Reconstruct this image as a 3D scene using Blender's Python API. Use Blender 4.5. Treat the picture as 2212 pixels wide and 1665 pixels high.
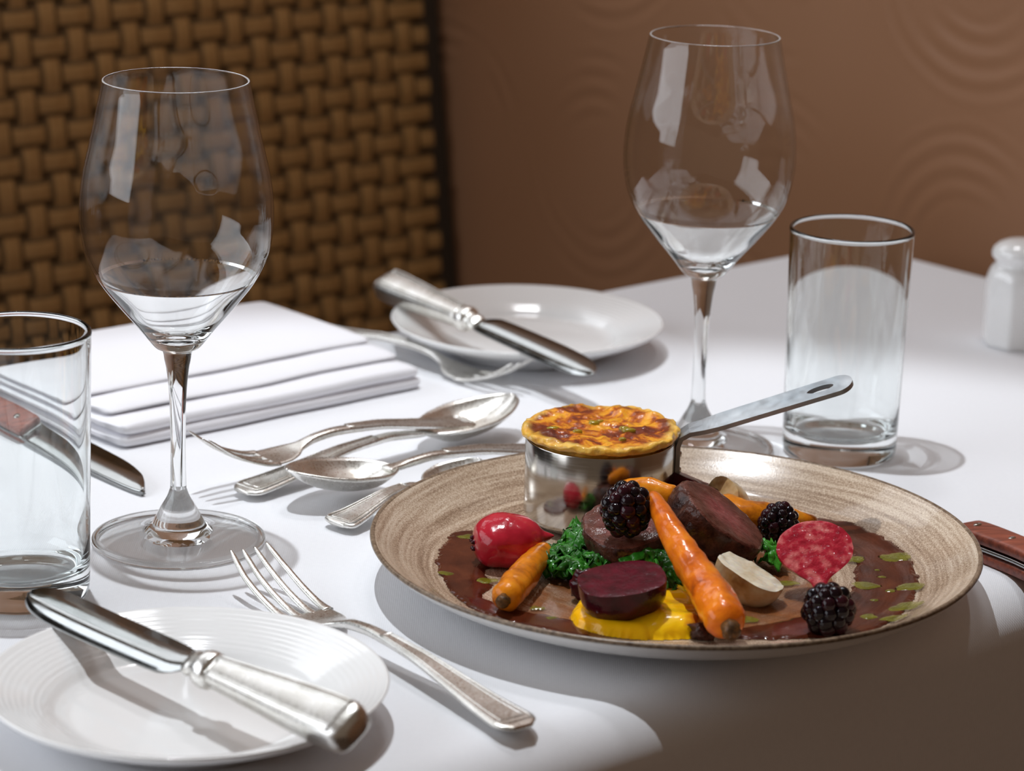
import bpy, math, random
import numpy as np
from mathutils import Vector, Matrix, noise

for _o in list(bpy.data.objects):
    bpy.data.objects.remove(_o)
scene = bpy.context.scene
C = scene.collection
random.seed(7)
PI = math.pi
Z0 = 0.75            # table top height above the floor; all z below are above the table top

# ------------------------------------------------------------------ camera
cam_d = bpy.data.cameras.new('camera')
cam = bpy.data.objects.new('camera', cam_d)
C.objects.link(cam)
cam_d.sensor_width = 36.0
cam_d.lens = 100.886
cam_d.clip_start = 0.05
PITCH, ROLL = math.radians(16.0456), math.radians(1.5972)
_f = Vector((0, math.cos(PITCH), -math.sin(PITCH)))
_r = Vector((1, 0, 0))
_u = _r.cross(_f)
_r2 = _r * math.cos(ROLL) + _u * math.sin(ROLL)
_u2 = _u * math.cos(ROLL) - _r * math.sin(ROLL)
_m = Matrix((_r2, _u2, -_f)).transposed().to_4x4()
_m.translation = Vector((0, 0, 0.456 + Z0))
cam.matrix_world = _m
cam_d.dof.use_dof = True
cam_d.dof.focus_distance = 1.335
cam_d.dof.aperture_fstop = 10.0
scene.camera = cam

# ------------------------------------------------------------------ world, lamps, exposure
world = bpy.data.worlds.new('room_air')
scene.world = world
world.use_nodes = True
_bg = world.node_tree.nodes['Background']
_bg.inputs[0].default_value = (0.60, 0.45, 0.33, 1)
_bg.inputs[1].default_value = 0.21

def spot(name, loc, target, energy, size_deg, blend, radius, col, caustic=False):
    d = bpy.data.lights.new(name, 'SPOT')
    d.energy = energy; d.spot_size = math.radians(size_deg); d.spot_blend = blend
    d.shadow_soft_size = radius; d.color = col
    o = bpy.data.objects.new(name, d); C.objects.link(o)
    o.location = (loc[0], loc[1], loc[2] + Z0)
    v = Vector(target) - Vector(loc)
    o.rotation_euler = v.to_track_quat('-Z', 'Y').to_euler()
    if caustic:
        d.cycles.is_caustics_light = True
    return o

def area(name, loc, target, energy, sx, sy, col):
    d = bpy.data.lights.new(name, 'AREA')
    d.shape = 'RECTANGLE'; d.size = sx; d.size_y = sy; d.energy = energy; d.color = col
    o = bpy.data.objects.new(name, d); C.objects.link(o)
    o.location = (loc[0], loc[1], loc[2] + Z0)
    v = Vector(target) - Vector(loc)
    o.rotation_euler = v.to_track_quat('-Z', 'Y').to_euler()
    return o

spot('ceiling_spot_key', (-0.25, 1.50, 1.75), (0.04, 1.09, 0), 77, 41, 0.28, 0.012, (0.915, 0.957, 1.0), True)
spot('ceiling_spot_side', (0.42, 1.62, 1.75), (0.42, 1.95, 0), 9, 60, 0.25, 0.03, (0.95, 0.965, 1.0))
area('side_window', (-2.5, 0.9, 1.05), (0, 1.3, 0.05), 49, 3.0, 1.8, (0.88, 0.93, 1.0))
area('far_fill', (-0.9, 3.7, 2.35), (0, 1.4, 0.0), 26, 3.4, 1.2, (0.92, 0.95, 1.0))  # added fill light high beyond the bench; no window is known there
area('ceiling_panel', (0.05, 2.20, 1.78), (0.05, 1.70, 0.0), 8, 0.36, 0.20, (0.95, 0.97, 1.0))

scene.view_settings.view_transform = 'Standard'
scene.view_settings.look = 'None'
scene.view_settings.exposure = 0.0
scene.view_settings.gamma = 1.0
scene.view_settings.use_curve_mapping = False
scene.cycles.use_denoising = True
scene.cycles.max_bounces = 16
scene.cycles.transmission_bounces = 14
scene.cycles.transparent_max_bounces = 16
scene.cycles.glossy_bounces = 6
scene.cycles.sample_clamp_indirect = 6.0

# ------------------------------------------------------------------ material helpers
class NT:
    def __init__(s, name):
        s.m = bpy.data.materials.new(name); s.m.use_nodes = True
        s.t = s.m.node_tree; s.t.nodes.clear()
        s.out = s.t.nodes.new('ShaderNodeOutputMaterial')
    def n(s, typ, props=None, **ins):
        nd = s.t.nodes.new('ShaderNode' + typ)
        for k, v in (props or {}).items():
            setattr(nd, k, v)
        for k, v in ins.items():
            key = int(k[1:]) if k[0] == 'i' and k[1:].isdigit() else k.replace('_', ' ')
            s.set(nd.inputs[key], v)
        return nd
    def set(s, sock, v):
        if hasattr(v, 'outputs'):
            v = v.outputs[0]
        if isinstance(v, bpy.types.NodeSocket):
            s.t.links.new(v, sock)
        else:
            if isinstance(v, (tuple, list)) and len(v) == 3 and sock.type == 'RGBA':
                v = (*v, 1)
            sock.default_value = v
    def math(s, op, a, b=0.0, clamp=False):
        return s.n('Math', dict(operation=op, use_clamp=clamp), i0=a, i1=b).outputs[0]
    def mix(s, f, a, b):
        nd = s.n('Mix', dict(data_type='RGBA'))
        s.set(nd.inputs[0], f); s.set(nd.inputs[6], a); s.set(nd.inputs[7], b)
        return nd.outputs[2]
    def ramp(s, f, *stops):
        nd = s.n('ValToRGB'); s.set(nd.inputs[0], f)
        e = nd.color_ramp.elements
        while len(e) < len(stops): e.new(0.5)
        for x, (p, c) in zip(e, stops):
            x.position = p
            x.color = (*c, 1) if isinstance(c, (tuple, list)) else (c, c, c, 1)
        return nd.outputs[0]
    def obj(s, scale=None):
        co = s.n('TexCoord').outputs['Object']
        if scale is not None:
            mp = s.n('Mapping', Vector=co); mp.inputs['Scale'].default_value = scale if isinstance(scale, tuple) else (scale,) * 3
            return mp.outputs[0]
        return co
    def noise(s, scale, detail=2.0, rough=0.5, vec=None, dist=0.0):
        nd = s.n('TexNoise', Vector=vec if vec is not None else s.obj(), Scale=scale, Detail=detail, Roughness=rough, Distortion=dist)
        return nd.outputs[0]
    def bump(s, h, strength=0.3, dist=0.001, normal=None):
        nd = s.n('Bump', Height=h, Strength=strength, Distance=dist)
        if normal is not None: s.set(nd.inputs['Normal'], normal)
        return nd.outputs[0]
    def pbr(s, base, rough=0.5, metal=0.0, normal=None, **kw):
        b = s.n('BsdfPrincipled')
        s.set(b.inputs['Base Color'], base); s.set(b.inputs['Roughness'], rough); s.set(b.inputs['Metallic'], metal)
        if normal is not None: s.set(b.inputs['Normal'], normal)
        for k, v in kw.items():
            s.set(b.inputs[k.replace('_', ' ')], v)
        s.t.links.new(b.outputs[0], s.out.inputs[0])
        return s.m

M = {}
# --- cloth
g = NT('table_linen')
_v = g.obj()
_w1 = g.n('TexWave', dict(bands_direction='X'), Vector=_v, Scale=330.0, Distortion=0.6, Detail=1.0)
_w2 = g.n('TexWave', dict(bands_direction='Y'), Vector=_v, Scale=330.0, Distortion=0.6, Detail=1.0)
_wv = g.math('ADD', _w1.outputs[1], _w2.outputs[1])
_lg = g.noise(7.0, 2.0, 0.5)
_n1 = g.bump(_wv, 0.16, 0.00025)
_n2 = g.bump(_lg, 0.25, 0.006, _n1)
M['linen'] = g.pbr(g.mix(g.noise(400.0, 2.0), (0.80, 0.81, 0.845), (0.84, 0.85, 0.88)), 0.85, normal=_n2, Sheen_Weight=0.1)
g = NT('napkin_linen')
_w1 = g.n('TexWave', dict(bands_direction='X'), Vector=g.obj(), Scale=420.0, Distortion=0.5)
_n1 = g.bump(_w1.outputs[1], 0.1, 0.0002)
M['napkin'] = g.pbr((0.85, 0.85, 0.89), 0.85, normal=g.bump(g.noise(22.0, 3.0), 0.3, 0.004, _n1), Sheen_Weight=0.1)
# --- ceramics
g = NT('white_porcelain')
M['porcelain'] = g.pbr((0.90, 0.905, 0.905), 0.12, Coat_Weight=0.6, Coat_Roughness=0.04)
g = NT('white_glazed_underside')
M['under'] = g.pbr((0.82, 0.81, 0.79), 0.2, Coat_Weight=0.4)
def brown_glaze():
    g = NT('brown_brushed_glaze')
    sep = g.n('SeparateXYZ', Vector=g.obj())
    x, y = sep.outputs[0], sep.outputs[1]
    r = g.math('SQRT', g.math('ADD', g.math('MULTIPLY', x, x), g.math('MULTIPLY', y, y)))
    th = g.math('ARCTAN2', y, x)
    cs, sn = g.math('COSINE', th), g.math('SINE', th)
    wob = g.math('MULTIPLY', g.noise(14.0, 2.0), 0.007)
    rr = g.math('ADD', r, wob)
    v1 = g.n('CombineXYZ', X=g.math('MULTIPLY', rr, 210.0), Y=g.math('MULTIPLY', cs, 1.5), Z=g.math('MULTIPLY', sn, 1.5))
    v2 = g.n('CombineXYZ', X=g.math('MULTIPLY', rr, 560.0), Y=g.math('MULTIPLY', cs, 1.8), Z=g.math('MULTIPLY', sn, 1.8))
    a = g.noise(1.0, 3.0, 0.6, v1.outputs[0])
    b = g.noise(1.0, 2.0, 0.6, v2.outputs[0])
    sp = g.noise(1300.0, 1.0)
    s = g.math('ADD', g.math('MULTIPLY', a, 0.45), g.math('ADD', g.math('MULTIPLY', b, 0.55), g.math('MULTIPLY', g.math('SUBTRACT', sp, 0.5), 0.60)))
    band = g.ramp(r, (0.085, 0.02), (0.106, -0.075 + 0.075), (0.124, 0.03), (0.137, 0.13))
    s2 = g.math('ADD', g.math('SUBTRACT', s, 0.06), band)
    col = g.ramp(s2, (0.24, (0.20, 0.125, 0.078)), (0.40, (0.36, 0.25, 0.168)), (0.54, (0.55, 0.42, 0.305)), (0.72, (0.76, 0.64, 0.505)))
    return g.pbr(col, 0.22, normal=g.bump(s, 0.12, 0.0004), Coat_Weight=0.7, Coat_Roughness=0.06)
M['glaze'] = brown_glaze()
g = NT('dark_bare_rim')
M['rim'] = g.pbr(g.ramp(g.noise(500.0, 2.0), (0.3, (0.10, 0.062, 0.038)), (0.7, (0.30, 0.22, 0.15))), 0.3)
# --- metals
g = NT('worn_silver_plate')
_nz = g.noise(60.0, 4.0, 0.6)
_sc = g.noise(900.0, 2.0, 0.6)
M['silver'] = g.pbr(g.ramp(_nz, (0.3, (0.64, 0.62, 0.57)), (0.65, (0.88, 0.87, 0.84))), g.ramp(_sc, (0.3, 0.24), (0.7, 0.37)), 1.0, normal=g.bump(_nz, 0.02, 0.0002))
g = NT('polished_steel')
_v = g.obj((40.0, 40.0, 900.0))
M['steel'] = g.pbr((0.50, 0.475, 0.44), g.ramp(g.noise(1.0, 2.0, vec=_v), (0.3, 0.12), (0.7, 0.20)), 1.0, normal=g.bump(g.noise(1.0, 2.0, vec=_v), 0.02, 0.0002))
g = NT('knife_steel')
M['blade'] = g.pbr((0.36, 0.37, 0.365), g.ramp(g.noise(90.0, 3.0), (0.3, 0.10), (0.7, 0.2)), 1.0)
g = NT('greyed_steel_strap')
M['strap_steel'] = g.pbr(g.ramp(g.noise(70.0, 4.0), (0.3, (0.34, 0.385, 0.42)), (0.7, (0.56, 0.60, 0.63))), g.ramp(g.noise(200.0, 3.0), (0.3, 0.36), (0.7, 0.50)), 1.0)
g = NT('red_stained_wood')
_v = g.obj((30.0, 400.0, 400.0))
M['redwood'] = g.pbr(g.ramp(g.noise(1.0, 3.0, 0.6, _v), (0.3, (0.13, 0.028, 0.016)), (0.7, (0.34, 0.085, 0.045))), 0.4)
# --- glass
g = NT('clear_crystal')
gl = g.n('BsdfGlass', Color=(0.985, 0.992, 0.99), Roughness=0.0, IOR=1.5)
g.t.links.new(gl.outputs[0], g.out.inputs[0])
M['glass'] = g.m
g = NT('thin_crystal_wall')
_bk = g.n('NewGeometry').outputs['Backfacing']
_fr = g.n('Fresnel', IOR=g.math('SUBTRACT', 1.52, g.math('MULTIPLY', _bk, 1.52 - 1 / 1.52)))
_mx = g.n('MixShader', Fac=_fr, i1=g.n('BsdfTransparent', Color=(0.985, 0.988, 0.986)).outputs[0], i2=g.n('BsdfGlossy', Roughness=0.0).outputs[0])
g.t.links.new(_mx.outputs[0], g.out.inputs[0])
M['thin_glass'] = g.m
g = NT('pale_green_soda_glass')
gl = g.n('BsdfGlass', Color=(0.978, 0.990, 0.989), Roughness=0.0, IOR=1.5)
g.t.links.new(gl.outputs[0], g.out.inputs[0])
M['soda'] = g.m

# ------------------------------------------------------------------ mesh helpers
def thing(name, loc, label, cat, group=None):
    o = bpy.data.objects.new(name, None)
    C.objects.link(o)
    o.location = (loc[0], loc[1], loc[2] + Z0)
    o.empty_display_size = 0.01
    o['label'] = label; o['category'] = cat
    if group: o['group'] = group
    return o

def wloc(o):
    v = Vector((0, 0, 0))
    while o is not None:
        v += o.location; o = o.parent
    return v

def mesh(name, V, F, mats, parent=None, loc=None, smooth=True, fm=None):
    """link V,F as one object; V in table coordinates, made local to the parent (or loc)"""
    if parent is not None:
        b = wloc(parent) - Vector((0, 0, Z0))
    else:
        b = Vector(loc if loc is not None else (0, 0, 0))
    A = np.asarray(V, dtype=np.float64) - np.array(b)
    me = bpy.data.meshes.new(name)
    me.from_pydata([tuple(p) for p in A.tolist()], [], F)
    if not isinstance(mats, (list, tuple)): mats = [mats]
    for m_ in mats: me.materials.append(m_)
    if fm is not None: me.polygons.foreach_set('material_index', fm)
    me.polygons.foreach_set('use_smooth', [smooth] * len(me.polygons))
    me.update()
    o = bpy.data.objects.new(name, me)
    C.objects.link(o)
    if parent is not None: o.parent = parent
    else: o.location = (b[0], b[1], b[2] + Z0)
    return o

def tag(o, label=None, cat=None, group=None, kind=None):
    if label: o['label'] = label
    if cat: o['category'] = cat
    if group: o['group'] = group
    if kind: o['kind'] = kind
    return o

def strips(rows, closed=True, cap0=False, cap1=False):
    """rows: list of equal rings of points -> V,F"""
    n = len(rows[0]); V = [p for r in rows for p in r]; F = []
    for i in range(len(rows) - 1):
        for j in range(n if closed else n - 1):
            k = (j + 1) % n
            F.append((i * n + j, i * n + k, (i + 1) * n + k, (i + 1) * n + j))
    if cap0: F.append(tuple(range(n))[::-1])
    if cap1: F.append(tuple((len(rows) - 1) * n + j for j in range(n)))
    return V, F

def lathe(prof, seg=96, cx=0, cy=0, cz=0):
    """prof: (r,z) list; points with r==0 make poles"""
    V, F = [], []; idx = []
    for r, z in prof:
        if r < 1e-7:
            idx.append([len(V)]); V.append((cx, cy, cz + z))
        else:
            b = len(V); idx.append(list(range(b, b + seg)))
            for j in range(seg):
                a = 2 * PI * j / seg
                V.append((cx + r * math.cos(a), cy + r * math.sin(a), cz + z))
    for i in range(len(prof) - 1):
        A, B = idx[i], idx[i + 1]
        for j in range(seg):
            k = (j + 1) % seg
            if len(A) == 1 and len(B) == 1: continue
            if len(A) == 1: F.append((A[0], B[k], B[j]))
            elif len(B) == 1: F.append((A[j], A[k], B[0]))
            else: F.append((A[j], A[k], B[k], B[j]))
    return V, F

def crom(P, n):
    """Catmull-Rom through the points P (any dimension), n samples per span"""
    P = [np.array(p, float) for p in P]
    Q = [2 * P[0] - P[1]] + P + [2 * P[-1] - P[-2]]
    out = []
    for i in range(1, len(Q) - 2):
        p0, p1, p2, p3 = Q[i - 1:i + 3]
        for k in range(n):
            t = k / n
            out.append(0.5 * (2 * p1 + (p2 - p0) * t + (2 * p0 - 5 * p1 + 4 * p2 - p3) * t * t + (3 * p1 - p0 - 3 * p2 + p3) * t ** 3))
    out.append(P[-1])
    return out

def stations(pts, n=6):
    """monotone (no overshoot) resampling of station rows keyed by the first column"""
    A = np.array(pts, float); x = A[:, 0]
    xs = np.concatenate([np.linspace(x[i], x[i + 1], n, endpoint=False) for i in range(len(x) - 1)] + [[x[-1]]])
    h = np.diff(x); out = [xs]
    for c in range(1, A.shape[1]):
        y = A[:, c]; d = np.diff(y) / h
        m = np.zeros(len(x)); m[0], m[-1] = d[0], d[-1]
        for i in range(1, len(x) - 1):
            m[i] = 0 if d[i - 1] * d[i] <= 0 else (h[i - 1] + h[i]) * 3 / ((2 * h[i] + h[i - 1]) / d[i - 1] + (h[i] + 2 * h[i - 1]) / d[i])
        ii = np.clip(np.searchsorted(x, xs, side='right') - 1, 0, len(h) - 1)
        t = (xs - x[ii]) / h[ii]
        out.append((2 * t ** 3 - 3 * t ** 2 + 1) * y[ii] + (t ** 3 - 2 * t ** 2 + t) * h[ii] * m[ii] + (-2 * t ** 3 + 3 * t ** 2) * y[ii + 1] + (t ** 3 - t ** 2) * h[ii] * m[ii + 1])
    return np.stack(out, 1)

def loft(st, n=16, e=2.6, yc=None, dish=0.0):
    """st rows (x, z, halfwidth, halfthick): closed super-elliptic sections along x, capped"""
    rows = []
    for i, (x, z, w, t) in enumerate(st):
        y0 = yc[i] if yc is not None else 0.0
        ring = []
        for j in range(n):
            a = 2 * PI * (j + 0.5) / n
            c, s = math.cos(a), math.sin(a)
            cy = math.copysign(abs(c) ** (2 / e), c); cz = math.copysign(abs(s) ** (2 / e), s)
            ring.append((x, y0 + w * cy, z + t * cz + dish * w * cy * cy))
        rows.append(ring)
    return strips(rows, True, True, True)

def xf(V, Mx):
    A = np.asarray(V, float)
    R = np.array(Mx)
    return (A @ R[:3, :3].T + R[:3, 3]).tolist()

def pose(E, T, L0):
    """matrix that lays a piece along +x (length L0) from E to T, keeping world up; the z of E and T adds a tilt"""
    E, T = Vector(E), Vector(T)
    d = T - E; L = d.length
    ux = d / L
    uy = Vector((0, 0, 1)).cross(ux).normalized(); uz = ux.cross(uy)
    s = L / L0
    return Matrix(((ux.x * s, uy.x, uz.x, E.x), (ux.y * s, uy.y, uz.y, E.y), (ux.z * s, uy.z, uz.z, E.z), (0, 0, 0, 1)))

def frame(o, ux, uz):
    """matrix with origin o, x axis near ux, z axis = uz"""
    uz = Vector(uz).normalized(); ux = Vector(ux); ux = (ux - uz * ux.dot(uz)).normalized(); uy = uz.cross(ux)
    return Matrix(((ux.x, uy.x, uz.x, o[0]), (ux.y, uy.y, uz.y, o[1]), (ux.z, uy.z, uz.z, o[2]), (0, 0, 0, 1)))

def tube(path, radii, n=10, amp=0.0, fr=100.0, caps=True):
    P = [Vector(p) for p in path]; rows = []
    up = Vector((0, 0, 1))
    for i, p in enumerate(P):
        d = (P[min(i + 1, len(P) - 1)] - P[max(i - 1, 0)]).normalized()
        a = up.cross(d)
        if a.length < 1e-4: a = Vector((1, 0, 0)).cross(d)
        a.normalize(); b = d.cross(a)
        r = radii[i] if hasattr(radii, '__len__') else radii
        ring = []
        for j in range(n):
            t = 2 * PI * j / n
            q = a * math.cos(t) + b * math.sin(t)
            rr = r
            if amp: rr = r * (1 + amp * noise.noise((p + q * r) * fr))
            ring.append(tuple(p + q * rr))
        rows.append(ring)
    return strips(rows, True, caps, caps)

# ------------------------------------------------------------------ setting
TD = Vector((math.cos(math.radians(41.5)), math.sin(math.radians(41.5)), 0))     # along the bench
ND = Vector((TD.y, -TD.x, 0))                                                      # from the bench to the guests
def TN(t, n, z): return tuple(TD * t + ND * n + Vector((0, 0, z)))
def slab(t0, t1, n0, n1, z0, z1):
    V = [TN(t, n, z) for z in (z0, z1) for n in (n0, n1) for t in (t0, t1)]
    return V, [(0, 2, 3, 1), (4, 5, 7, 6), (0, 1, 5, 4), (2, 6, 7, 3), (0, 4, 6, 2), (1, 3, 7, 5)]

g = NT('dark_floor_boards')
M['floor'] = g.pbr(g.ramp(g.noise(1.0, 3.0, 0.6, g.obj((4, 60, 4))), (0.3, (0.05, 0.03, 0.018)), (0.7, (0.10, 0.062, 0.04))), 0.35)
V, F = slab(-2.2, 1.60, -2.2, 1.6, -0.79, -0.75)
tag(mesh('floor', V, F, M['floor'], loc=(0, 0, -0.75), smooth=False), 'dark wooden floor below the table', kind='structure')

def wallpaper():
    g = NT('embossed_brown_wallpaper')
    uv = g.n('SeparateXYZ', Vector=g.obj())
    # object axes: x along the wall, z up; mirrored scroll arcs in every paper width
    u = g.math('PINGPONG', g.math('ADD', uv.outputs[0], 0.004), 0.095)
    w = g.n('Math', dict(operation='WRAP'), i0=uv.outputs[2], i1=0.21, i2=0.0).outputs[0]
    du = u; dw = g.math('SUBTRACT', w, 0.105)
    d = g.math('SQRT', g.math('ADD', g.math('MULTIPLY', du, du), g.math('MULTIPLY', dw, dw)))
    sn = g.math('SINE', g.math('MULTIPLY', g.math('ADD', d, g.math('MULTIPLY', g.noise(12.0, 1.0), 0.010)), 380.0))
    msk = g.math('MULTIPLY', g.ramp(d, (0.030, 0.0), (0.045, 1.0), (0.085, 1.0), (0.105, 0.0)), g.ramp(g.noise(10.0, 1.0), (0.44, 0.0), (0.60, 1.0)))
    h = g.math('MULTIPLY', sn, msk)
    col = g.ramp(g.noise(3.0, 2.0), (0.3, (0.315, 0.150, 0.072)), (0.7, (0.37, 0.188, 0.100)))
    return g.pbr(col, 0.42, normal=g.bump(h, 0.22, 0.0016))
M['paper'] = wallpaper()
V, F = slab(0, 0.06, -3.2, 3.0, -0.79, 1.9)
V = [tuple(Vector(v) + TD * 1.56) for v in V]
me_ = mesh('wall_right', V, F, M['paper'], loc=TN(1.56, -1.85, -0.75), smooth=False)
me_.data.transform(Matrix.Rotation(-math.radians(41.5 - 90), 4, 'Z')); me_.rotation_euler.z = math.radians(41.5 - 90)
tag(me_, 'brown wallpapered wall with embossed scroll arcs', kind='structure')
g = NT('brown_plaster')
M['plaster'] = g.pbr(g.ramp(g.noise(5.0, 3.0), (0.3, (0.17, 0.10, 0.065)), (0.7, (0.20, 0.12, 0.08))), 0.6)

# bench with a woven strap back
g = NT('brown_bench_fabric')
M['seatfab'] = g.pbr((0.11, 0.065, 0.035), 0.8, normal=g.bump(g.noise(300.0, 2.0), 0.2, 0.0005))
g = NT('dark_backing')
M['backing'] = g.pbr((0.035, 0.02, 0.008), 0.9)
g = NT('golden_brown_strap')
_v = g.obj((120.0, 120.0, 120.0))
M['strap'] = g.pbr(g.ramp(g.noise(1.0, 3.0, 0.6, _v), (0.3, (0.345, 0.178, 0.054)), (0.7, (0.42, 0.232, 0.078))), 0.55, normal=g.bump(g.noise(900.0, 2.0), 0.2, 0.0003))
g = NT('dark_strap_edge')
M['strap_edge'] = g.pbr((0.125, 0.064, 0.016), 0.7)  # darker colour along both long edges of each strap
bench = thing('banquette_bench', TN(1.2, -1.80, -0.75), 'brown banquette bench whose tall back is woven from golden straps', 'bench')
V, F = slab(-0.6, 1.545, -1.84, -1.44, -0.40, -0.29)
o = mesh('seat_cushion', V, F, M['seatfab'], bench, smooth=False)
bv = o.modifiers.new('soft', 'BEVEL'); bv.width = 0.03; bv.segments = 4
V, F = slab(-0.6, 1.545, -1.82, -1.46, -0.75, -0.40)
mesh('bench_base', V, F, M['backing'], bench, smooth=False)
REC = math.tan(math.radians(8.0))
def BK(t, w, d=0.0):
    """point of the reclined back: t along the bench, w up, d proud of it"""
    return TN(t, -1.85 - w * REC + d, w)
zb0, zb1 = -0.33, 0.34
V = [BK(-0.6, zb0, -0.006), BK(1.556, zb0, -0.006), BK(1.556, zb1, -0.006), BK(-0.6, zb1, -0.006),  # board runs past the straps; its dark end stands in for corner shade
     BK(-0.6, zb0, -0.05), BK(1.556, zb0, -0.05), BK(1.556, zb1, -0.05), BK(-0.6, zb1, -0.05)]
mesh('back_board', V, [(0, 1, 2, 3), (7, 6, 5, 4), (0, 4, 5, 1), (3, 2, 6, 7), (1, 5, 6, 2), (0, 3, 7, 4)], M['backing'], bench, smooth=False)
PT = 0.0216
PU = 0.0246          # spacing of the upright straps along the bench
def ribbon(length, phase, hw, vertical):
    PT_ = PT if vertical else PU
    k = int(length / PT_ * 6); rows = []
    for i in range(k + 1):
        s = i * PT_ / 6
        d = 0.0013 * math.cos(PI * s / PT_ + phase)
        rows.append([(s, -hw, d - 0.0006), (s, -hw * 0.64, d + 0.0003), (s, 0, d + 0.0006), (s, hw * 0.64, d + 0.0003), (s, hw, d - 0.0006)])
    return rows
def strap_mesh(length, phase, hw, vertical):
    rows = ribbon(length, phase, hw, vertical); b = Vector(BK(0, 0)); R = []
    for r in rows:
        if vertical: R.append([tuple(Vector(BK(y, s, d)) - b) for s, y, d in r])
        else: R.append([tuple(Vector(BK(s, y, d)) - b) for s, y, d in r])
    V, F = strips(R, False)
    me = bpy.data.meshes.new('strap'); me.from_pydata(V, [], F); me.materials.append(M['strap']); me.materials.append(M['strap_edge'])
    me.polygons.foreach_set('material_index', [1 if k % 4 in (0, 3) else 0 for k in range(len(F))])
    me.polygons.foreach_set('use_smooth', [True] * len(F)); me.update()
    return me
nv, nh = 27, 31
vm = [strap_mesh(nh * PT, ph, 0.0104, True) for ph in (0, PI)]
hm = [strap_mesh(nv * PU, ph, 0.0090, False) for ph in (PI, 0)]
wb = wloc(bench) - Vector((0, 0, Z0))
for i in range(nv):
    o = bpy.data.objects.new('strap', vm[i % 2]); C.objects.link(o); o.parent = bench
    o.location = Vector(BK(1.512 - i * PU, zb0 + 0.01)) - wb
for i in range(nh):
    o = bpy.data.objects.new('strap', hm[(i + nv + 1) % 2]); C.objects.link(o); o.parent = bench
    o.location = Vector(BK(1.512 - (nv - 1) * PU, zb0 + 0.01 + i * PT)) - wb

# table and cloth
g = NT('dark_table_wood')
M['tablewood'] = g.pbr((0.08, 0.045, 0.025), 0.4)
NA, NB, TA, TB = -1.341, -0.782, 0.15, 1.506
tc = TN((TA + TB) / 2, (NA + NB) / 2, -0.75)
table = thing('dining_table', tc, 'square pedestal dining table hidden under the white cloth', 'table')
V, F = slab(TA + 0.03, TB - 0.03, NA + 0.03, NB - 0.03, -0.036, -0.003)
mesh('tabletop', V, F, M['tablewood'], table, smooth=False)
V, F = lathe([(0, -0.70), (0.05, -0.70), (0.04, -0.60), (0.04, -0.10), (0.09, -0.037), (0, -0.037)], 32, tc[0], tc[1])
mesh('pedestal', V, F, M['tablewood'], table)
V, F = lathe([(0, -0.75), (0.27, -0.75), (0.27, -0.735), (0.06, -0.70), (0, -0.70)], 48, tc[0], tc[1])
mesh('foot_plate', V, F, M['tablewood'], table)

def rrect(ht, hn, rc, n=14):
    pts = []
    for sx, sy, a0 in ((1, 1, 0), (-1, 1, 90), (-1, -1, 180), (1, -1, 270)):
        for k in range(n + 1):
            a = math.radians(a0 + 90 * k / n)
            pts.append((sx * (ht - rc) + rc * math.cos(a), sy * (hn - rc) + rc * math.sin(a)))
    # fill long sides
    out = []
    for i, p in enumerate(pts):
        q = pts[(i + 1) % len(pts)]
        L = math.hypot(q[0] - p[0], q[1] - p[1]); k = max(1, int(L / 0.02))
        for j in range(k): out.append((p[0] + (q[0] - p[0]) * j / k, p[1] + (q[1] - p[1]) * j / k))
    return out
ht, hn = (TB - TA) / 2, (NB - NA) / 2
base = rrect(ht, hn, 0.035)
prof = [(-0.30, 0), (-0.22, 0), (-0.15, 0), (-0.10, 0), (-0.06, 0), (-0.04, 0), (-0.028, 0)]
RE = 0.024
for k in range(1, 9):
    a = PI / 2 * k / 8
    prof.append((-0.028 + RE * math.sin(a) * 1.16, -RE * (1 - math.cos(a))))
for k in range(1, 13):
    prof.append((-0.0, -RE - 0.30 * k / 12))
rows = []
cols = len(base)
for d, z in prof:
    ring = []
    for j, (x, y) in enumerate(base):
        s = 1.0
        # inset/offset by scaling towards the centre lines
        fx = (ht + d) / ht; fy = (hn + min(d, 0.05)) / hn
        px, py = x * fx, y * max(fy, 0.02)
        if z < -RE:
            dn = -z - RE
            w = 0.010 * math.sin(j * 0.31) * min(1, dn / 0.2) + 0.02 * dn
            L = math.hypot(px, py) or 1
            px += px / L * w; py += py / L * w
        ring.append(TN((TA + TB) / 2 + px, (NA + NB) / 2 + py, z))
    rows.append(ring)
V, F = strips(rows[::-1], True, False, True)
cloth = mesh('tablecloth', V, F, M['linen'], loc=(tc[0], tc[1], 0))
tag(cloth, 'white linen tablecloth falling over the rounded table edges', 'tablecloth')

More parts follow.
